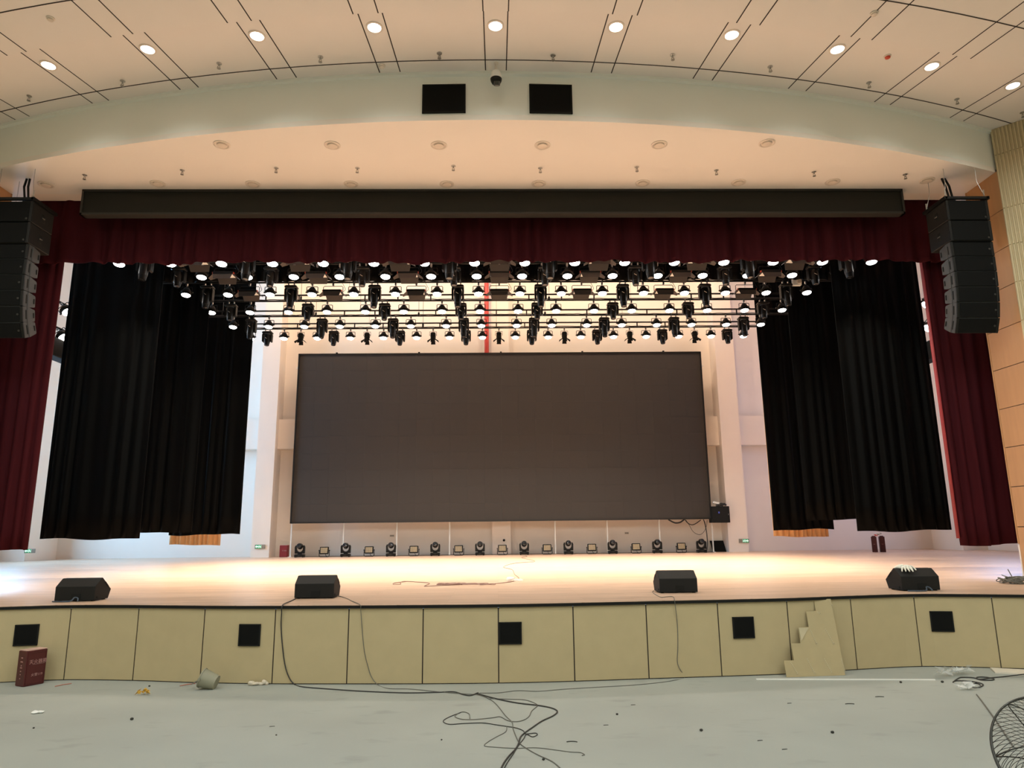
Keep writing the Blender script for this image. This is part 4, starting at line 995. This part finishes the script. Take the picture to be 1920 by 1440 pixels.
# stepped cardboard leaning on the stage front
cp = [(1475, 1270), (1585, 1266), (1557.5, 1123), (1526, 1123), (1529.7, 1145.5), (1511.3, 1146.4), (1516.3, 1175.5), (1496.7, 1176.5), (1501, 1206), (1483.3, 1206.6), (1488.6, 1238), (1469.7, 1238.8)]
b0, b1 = atz(1475, 1270, .002), atz(1585, 1266, .002); tp = on_apron(1545, 1124, .025)
nn = (b1 - b0).cross(tp - b0).normalized()
if nn.y > 0: nn = -nn
P = [onplane(x, y, b0, nn) for x, y in cp]
t = thing('cardboard_sheet', 'stepped brown cardboard sheet leaning on the stage front', 'cardboard', (0, 0, 0))
b = MB(); b.slab(P, -nn * .006); b.build('sheet', M_card, t)
b = MB()
for (xa, ya, xb, yb) in ((1482, 1241, 1496, 1264), (1513, 1235, 1527, 1262), (1545, 1235, 1560, 1262), (1519, 1181, 1531, 1207), (1547, 1179, 1563, 1207), (1531, 1146, 1537, 1151), (1554, 1124, 1560, 1135), (1577, 1235, 1584, 1258)):
    for k in range(9):
        f = k / 9; p = onplane(xa + (xb - xa) * f, ya + (yb - ya) * f, b0, nn) + nn * .002
        q = onplane(xa + (xb - xa) * (f + .06), ya + (yb - ya) * (f + .06), b0, nn) + nn * .002
        s_ = (q - p).cross(nn).normalized() * .007
        b.slab([p - s_, q - s_, q + s_, p + s_], nn * .001)
    p = onplane(xb, yb, b0, nn) + nn * .002; e1 = (b1 - b0).normalized(); e2 = nn.cross(e1)
    b.tube([p + (e1 * math.cos(a) + e2 * math.sin(a)) * .011 for a in [2 * PI * k / 8 for k in range(8)]], .003, 4, True)
b.build('printed_marks', M_cardmark, t)
fp = [onplane(x, y, b0, nn) + nn * .003 for x, y in ((1497.5, 1177.5), (1516, 1177), (1502, 1202))]
b = MB(); b.slab(fp, nn * .004); b.build('folded_flap', M_cardmark, t)

# long white strip lying in front of it
p, q = gf(1418, 1272.5, .012), gf(1753, 1273.5, .012)
d_ = (q - p).normalized(); s_ = Vector((-d_.y, d_.x, 0)) * .014
b = MB(); b.slab([p - s_, q - s_, q + s_, p + s_], Vector((0, 0, .012))); bpy_o = tag(b.build('white_strip', M_whitep), 'long thin white strip lying on the floor before the cardboard', 'strip')
for v in bpy_o.data.vertices: v.co.z -= .012
# board and cable coil at right
q = [gf(1857, 1254, .0), gf(1925, 1258, .0), gf(1925, 1266, 0), gf(1866, 1262.5, 0)]
b = MB(); b.slab(q, Vector((0, 0, .018))); tag(b.build('pale_board', M_shelf), 'pale flat board lying on the floor at the far right', 'board')
floor_cable('coiled_cable', [gf(1930, 1263, .025), gf(1905, 1266, .025), gf(1880, 1269, r1), gf(1858, 1271, r1), gf(1845, 1273, r1), gf(1832, 1273, r1), gf(1832, 1270, r1), gf(1845, 1269.5, r1), gf(1862, 1272, r1), gf(1861, 1275, r1), gf(1840, 1275, r1), gf(1826, 1271, r1), gf(1803, 1270, r1), gf(1795, 1273, r1), gf(1787, 1279, r1), gf(1792, 1276.5, r1), gf(1812, 1277, r1), gf(1830, 1279, r1), gf(1843, 1283, r1), gf(1838, 1288, r1), gf(1826, 1289, r1), gf(1823, 1284, r1), gf(1832, 1281, r1), gf(1838, 1284.5, r1)], r1, M_cable, 'black coiled cable on the floor near the fan', 'floor cables')
floor_cable('cable', [gf(1831, 1302, .007), gf(1842, 1316, .007), gf(1858, 1338, .007), gf(1872, 1358, .007), gf(1900, 1400, .007)], .007, M_cableg, 'straight grey cord running to the wire fan', 'floor cables')
b = MB(); rnd = random.Random(21)
for k in range(26):
    f = rnd.random(); c = gf(1757 + 58 * f, 1271 - 8 * f + rnd.uniform(-2, 3), .0) + Vector((0, 0, .03 + .04 * rnd.random()))
    b.add([c + Vector((rnd.uniform(-.11, .11), rnd.uniform(-.09, .09), rnd.uniform(-.03, .06))) for _ in range(4)], [(0, 1, 2), (1, 2, 3)])
tag(b.build('plastic_film', M_film), 'crumpled clear plastic film on the floor left of the coiled cable', 'plastic film')
b = MB()
for k in range(14):
    f = rnd.random(); c = gf(1800 + 34 * f, 1290 + 6 * rnd.random(), .0) + Vector((0, 0, .02 + .03 * rnd.random()))
    b.add([c + Vector((rnd.uniform(-.1, .1), rnd.uniform(-.09, .09), rnd.uniform(-.02, .05))) for _ in range(4)], [(0, 1, 2), (1, 2, 3)])
tag(b.build('plastic_film', M_film), 'crumpled clear plastic film in front of the coiled cable', 'plastic film')

# tilted grey bucket
c = gf(383, 1296, 0)
t = thing('bucket', 'small grey plastic bucket lying tilted near the stage front', 'bucket', (c.x, c.y + .12, 0), 0)
Mx = Matrix.Translation((-.02, 0, .118)) @ Matrix.Rotation(math.radians(-72), 4, 'Y')
b = MB(); b.M = Mx; b.lathe([(.002, -.13), (.088, -.13), (.115, .06), (.122, .06), (.122, .075), (.112, .075), (.085, -.12), (.002, -.12)], 24); b.build('body', M_bucket, t, 40)
b = MB(); b.M = Mx; b.tube(smooth_path([(0, .118, .066), (-.06, .10, .12), (-.115, .0, .165), (-.06, -.10, .12), (0, -.118, .066)], 6), .004, 5); b.build('handle', M_wire, t)
for s_ in (-1, 1):
    b = MB(); b.M = Mx; b.box((0, s_ * .122, .062), (.03, .012, .03)); b.build('lug', M_bucket, t)
# stained glove-like cloth, foam, peel, straws
def blob(name, m, label, cat, px, py, parts, seed, z=.0):
    rnd = random.Random(seed); c = gf(px, py, z); b = MB()
    for (dx, dy, dz, r_, sc) in parts: b.ball(c + Vector((dx, dy, dz)), r_, 6, sc)
    o = b.build(name, m, None, True)
    for v in o.data.vertices:
        nv = noise.noise_vector(v.co * 22); v.co += nv * .012; v.co.z = max(.001, v.co.z)
    return tag(o, label, cat)
blob('crumpled_cloth', M_tissue, 'crumpled dirty white rag by the stage front', 'rag', 481, 1285, [(-.07, 0, .025, .04, (1.2, 1, .8)), (-.02, 0, .02, .035, (1.6, 1, .6)), (.05, .01, .02, .03, (1.6, .8, .7)), (.09, .02, .035, .035, (1, .8, .9)), (.12, .02, .02, .02, (1.3, .8, 1))], 1)
blob('white_foam', M_whitep, 'small white foam piece on the floor at lower left', 'foam piece', 69, 1338, [(-.02, 0, .015, .03, (1.6, 1, .5)), (.03, .015, .015, .028, (1.5, 1, .5))], 2)
t0 = gf(270, 1303, 0); b = MB(); rnd = random.Random(3)
for k in range(15):
    a = rnd.uniform(0, 6.28); r_ = rnd.uniform(.02, .085); c = t0 + Vector((r_ * math.cos(a), r_ * math.sin(a) * .6, .02 + .03 * rnd.random())); e = Vector((rnd.uniform(-.035, .035), rnd.uniform(-.03, .03), rnd.uniform(-.02, .035)))
    g_ = Vector((rnd.uniform(-.03, .03), rnd.uniform(-.03, .03), .02)); b.slab([c - e, c + g_, c + e, c - g_ * .7], Vector((.002, .002, .004)))
tag(b.build('orange_peel', M_yellow), 'crumpled orange yellow scrap on the floor at left', 'peel')
for (xa, ya, xb, yb, lab) in ((103, 1287, 134, 1281.5, 'thin faded red strip near the red extinguisher box'), (337, 1286, 366, 1281.5, 'thin faded red strip beside the grey bucket')):
    p, q = gf(xa, ya, .005), gf(xb, yb, .005); b = MB(); b.tube([p, p.lerp(q, .5) + Vector((0, 0, .004)), q], .006, 5); tag(b.build('red_strip', M_straw), lab, 'strip', 'red strips')
SC = [(247, 1350, .022, 'dark lump on the floor at left'), (280, 1287.5, .016, 'dark chip before the fifth stage front board'), (1157, 1340.5, .016, 'square dark chip right of the cable loop'), (1019, 1425.5, .016, 'square dark chip at the bottom near the cables'),
      (1315, 1371, .020, 'dark lump on the floor right of centre'), (1561, 1375, .020, 'dark lump on the floor at right of centre front'), (1689, 1280.5, .020, 'dark lump in front of the white strip'), (1650, 1308, .020, 'curved dark shaving on the right floor'),
      (1072, 1393, .018, 'curved dark shaving above the cable end'), (1471, 1405.5, .013, 'small dark flake at bottom right'), (1425, 1389, .012, 'small dark flake left of the right lumps'), (1136, 1360, .012, 'thin dark flake below the square chip'),
      (1767, 1280, .022, 'dark twisted scrap below the clear film'), (63, 1366, .012, 'small dark crumbs at far left floor'), (1187, 1322, .012, 'thin dark flakes right of the cables'), (828, 1388, .010, 'tiny dark crumb left of the cables'),
      (518, 1379, .010, 'tiny dark crumb left of centre floor'), (1480, 1319, .012, 'small dark flake below the white strip'), (1594, 1321.5, .011, 'small dark flake near the curved shaving'), (510, 1362.5, .012, 'thin dark crumb on the left floor')]
rnd = random.Random(8)
for i, (x, y, r_, lab) in enumerate(SC):
    c = gf(x, y, 0); b = MB()
    if 'curved' in lab: b.tube([c + Vector((.055 * math.cos(a), .03 * math.sin(a), .006)) for a in [.3 + .25 * k for k in range(10)]], .004, 5)
    elif 'thin' in lab or 'flake' in lab: b.slab([c + Vector((-.026, -.006, 0)), c + Vector((.028, .004, 0)), c + Vector((.022, .012, 0)), c + Vector((-.02, .008, 0))], Vector((0, 0, .004)))
    else:
        b.bbox(c + Vector((0, 0, r_ * .55)), (r_ * 1.5, r_ * 1.3, r_ * 1.1), r_ * .3, Matrix.Rotation(rnd.uniform(0, 1.5), 3, 'Z'))
    tag(b.build('floor_scrap', M_scrap), lab + ' ' if False else lab, 'scrap', 'dark scraps on the concrete')

# ------------------------------------------------------------------ wire cage fan at the right
fc = Vector((3.326, 4.498, .593)); fn = Vector((-.158, -.834, .529)).normalized(); fr_ = .36
t = thing('floor_fan', 'grey wire-cage floor fan at the lower right corner', 'fan', (fc.x, fc.y + .05, 0))
ax_u = fn.cross(Vector((0, 0, 1))).normalized(); ax_v = ax_u.cross(fn).normalized()
fo = Matrix((( ax_u.x, ax_v.x, fn.x, 0), (ax_u.y, ax_v.y, fn.y, -.05), (ax_u.z, ax_v.z, fn.z, fc.z), (0, 0, 0, 1)))
b = MB(); b.M = fo; b.tube([(fr_ * math.cos(a), fr_ * math.sin(a), .004) for a in [2 * PI * k / 64 for k in range(64)]], .0065, 7, True); b.tube([(fr_ * math.cos(a), fr_ * math.sin(a), -.012) for a in [2 * PI * k / 64 for k in range(64)]], .0055, 7, True); b.build('rim', M_fan, t, True)
def cage(zs, depth, swirl, nw, r_, r0=.06):
    b = MB(); b.M = fo
    for k in range(nw):
        a0 = 2 * PI * k / nw; pts = []
        for j in range(13):
            f = j / 12; r = fr_ + (r0 - fr_) * f
            z = zs * depth * math.sin(min(1, f * 1.15) * PI / 2) ** .8
            a = a0 + swirl * f
            pts.append((r * math.cos(a), r * math.sin(a), z))
        b.tube(pts, r_, 4)
    return b
cage(1, .11, .9, 60, .0017).build('front_guard', M_fan, t); cage(-1, .13, .9, 60, .0017).build('rear_guard', M_fan, t)
cage(1, .115, .35, 6, .0042).build('front_spokes', M_fan, t); cage(-1, .135, .35, 6, .0042).build('rear_spokes', M_fan, t)
b = MB(); b.M = fo; b.lathe([(.062, .105), (.062, .12), (.03, .125), (.002, .125)], 20); b.build('badge', M_spkside, t)
b = MB(); b.M = fo; b.lathe([(.03, .0), (.075, -.05), (.08, -.13), (.075, -.26), (.05, -.28)], 20); b.build('motor', M_black, t, True)
FA = -.70
for k in range(3):
    b = MB(); b.M = fo @ Matrix.Rotation(2 * PI * k / 3 + FA, 4, 'Z'); rows_ = []
    for j in range(9):
        f = j / 8; r = .045 + .195 * f; w = .03 + .045 * math.sin(f * 2.4); ag = .75 - .45 * f
        rows_.append([Vector((r, -w * math.cos(ag), .03 - w * math.sin(ag))), Vector((r + .01, 0, .035)), Vector((r, w * math.cos(ag), .03 + w * math.sin(ag)))])
    b.loft(rows_, False, False); o = b.build('blade', M_spkside, t, True); md = o.modifiers.new('thickness', 'SOLIDIFY'); md.thickness = .004
b = MB(); b.lathe([(.002, 0), (.24, 0), (.24, .018), (.22, .03), (.05, .045), (.03, .06), (.002, .06)], 28, Matrix.Translation((.0, .10, 0))); b.build('base', M_black, t, True)
hb = fo @ Vector((0, 0, -.22))
b = MB(); b.tube([(.0, .10, .03), (.0, .10, hb.z - .1), (hb.x, hb.y, hb.z)], .02, 10); b.build('pole', M_fan, t, True)
b = MB(); b.tube(smooth_path([(.1, .0, .03), (-.35, .35, .008), (-.55, .75, .008)], 6), .005, 5); b.build('cord', M_cableg, t)
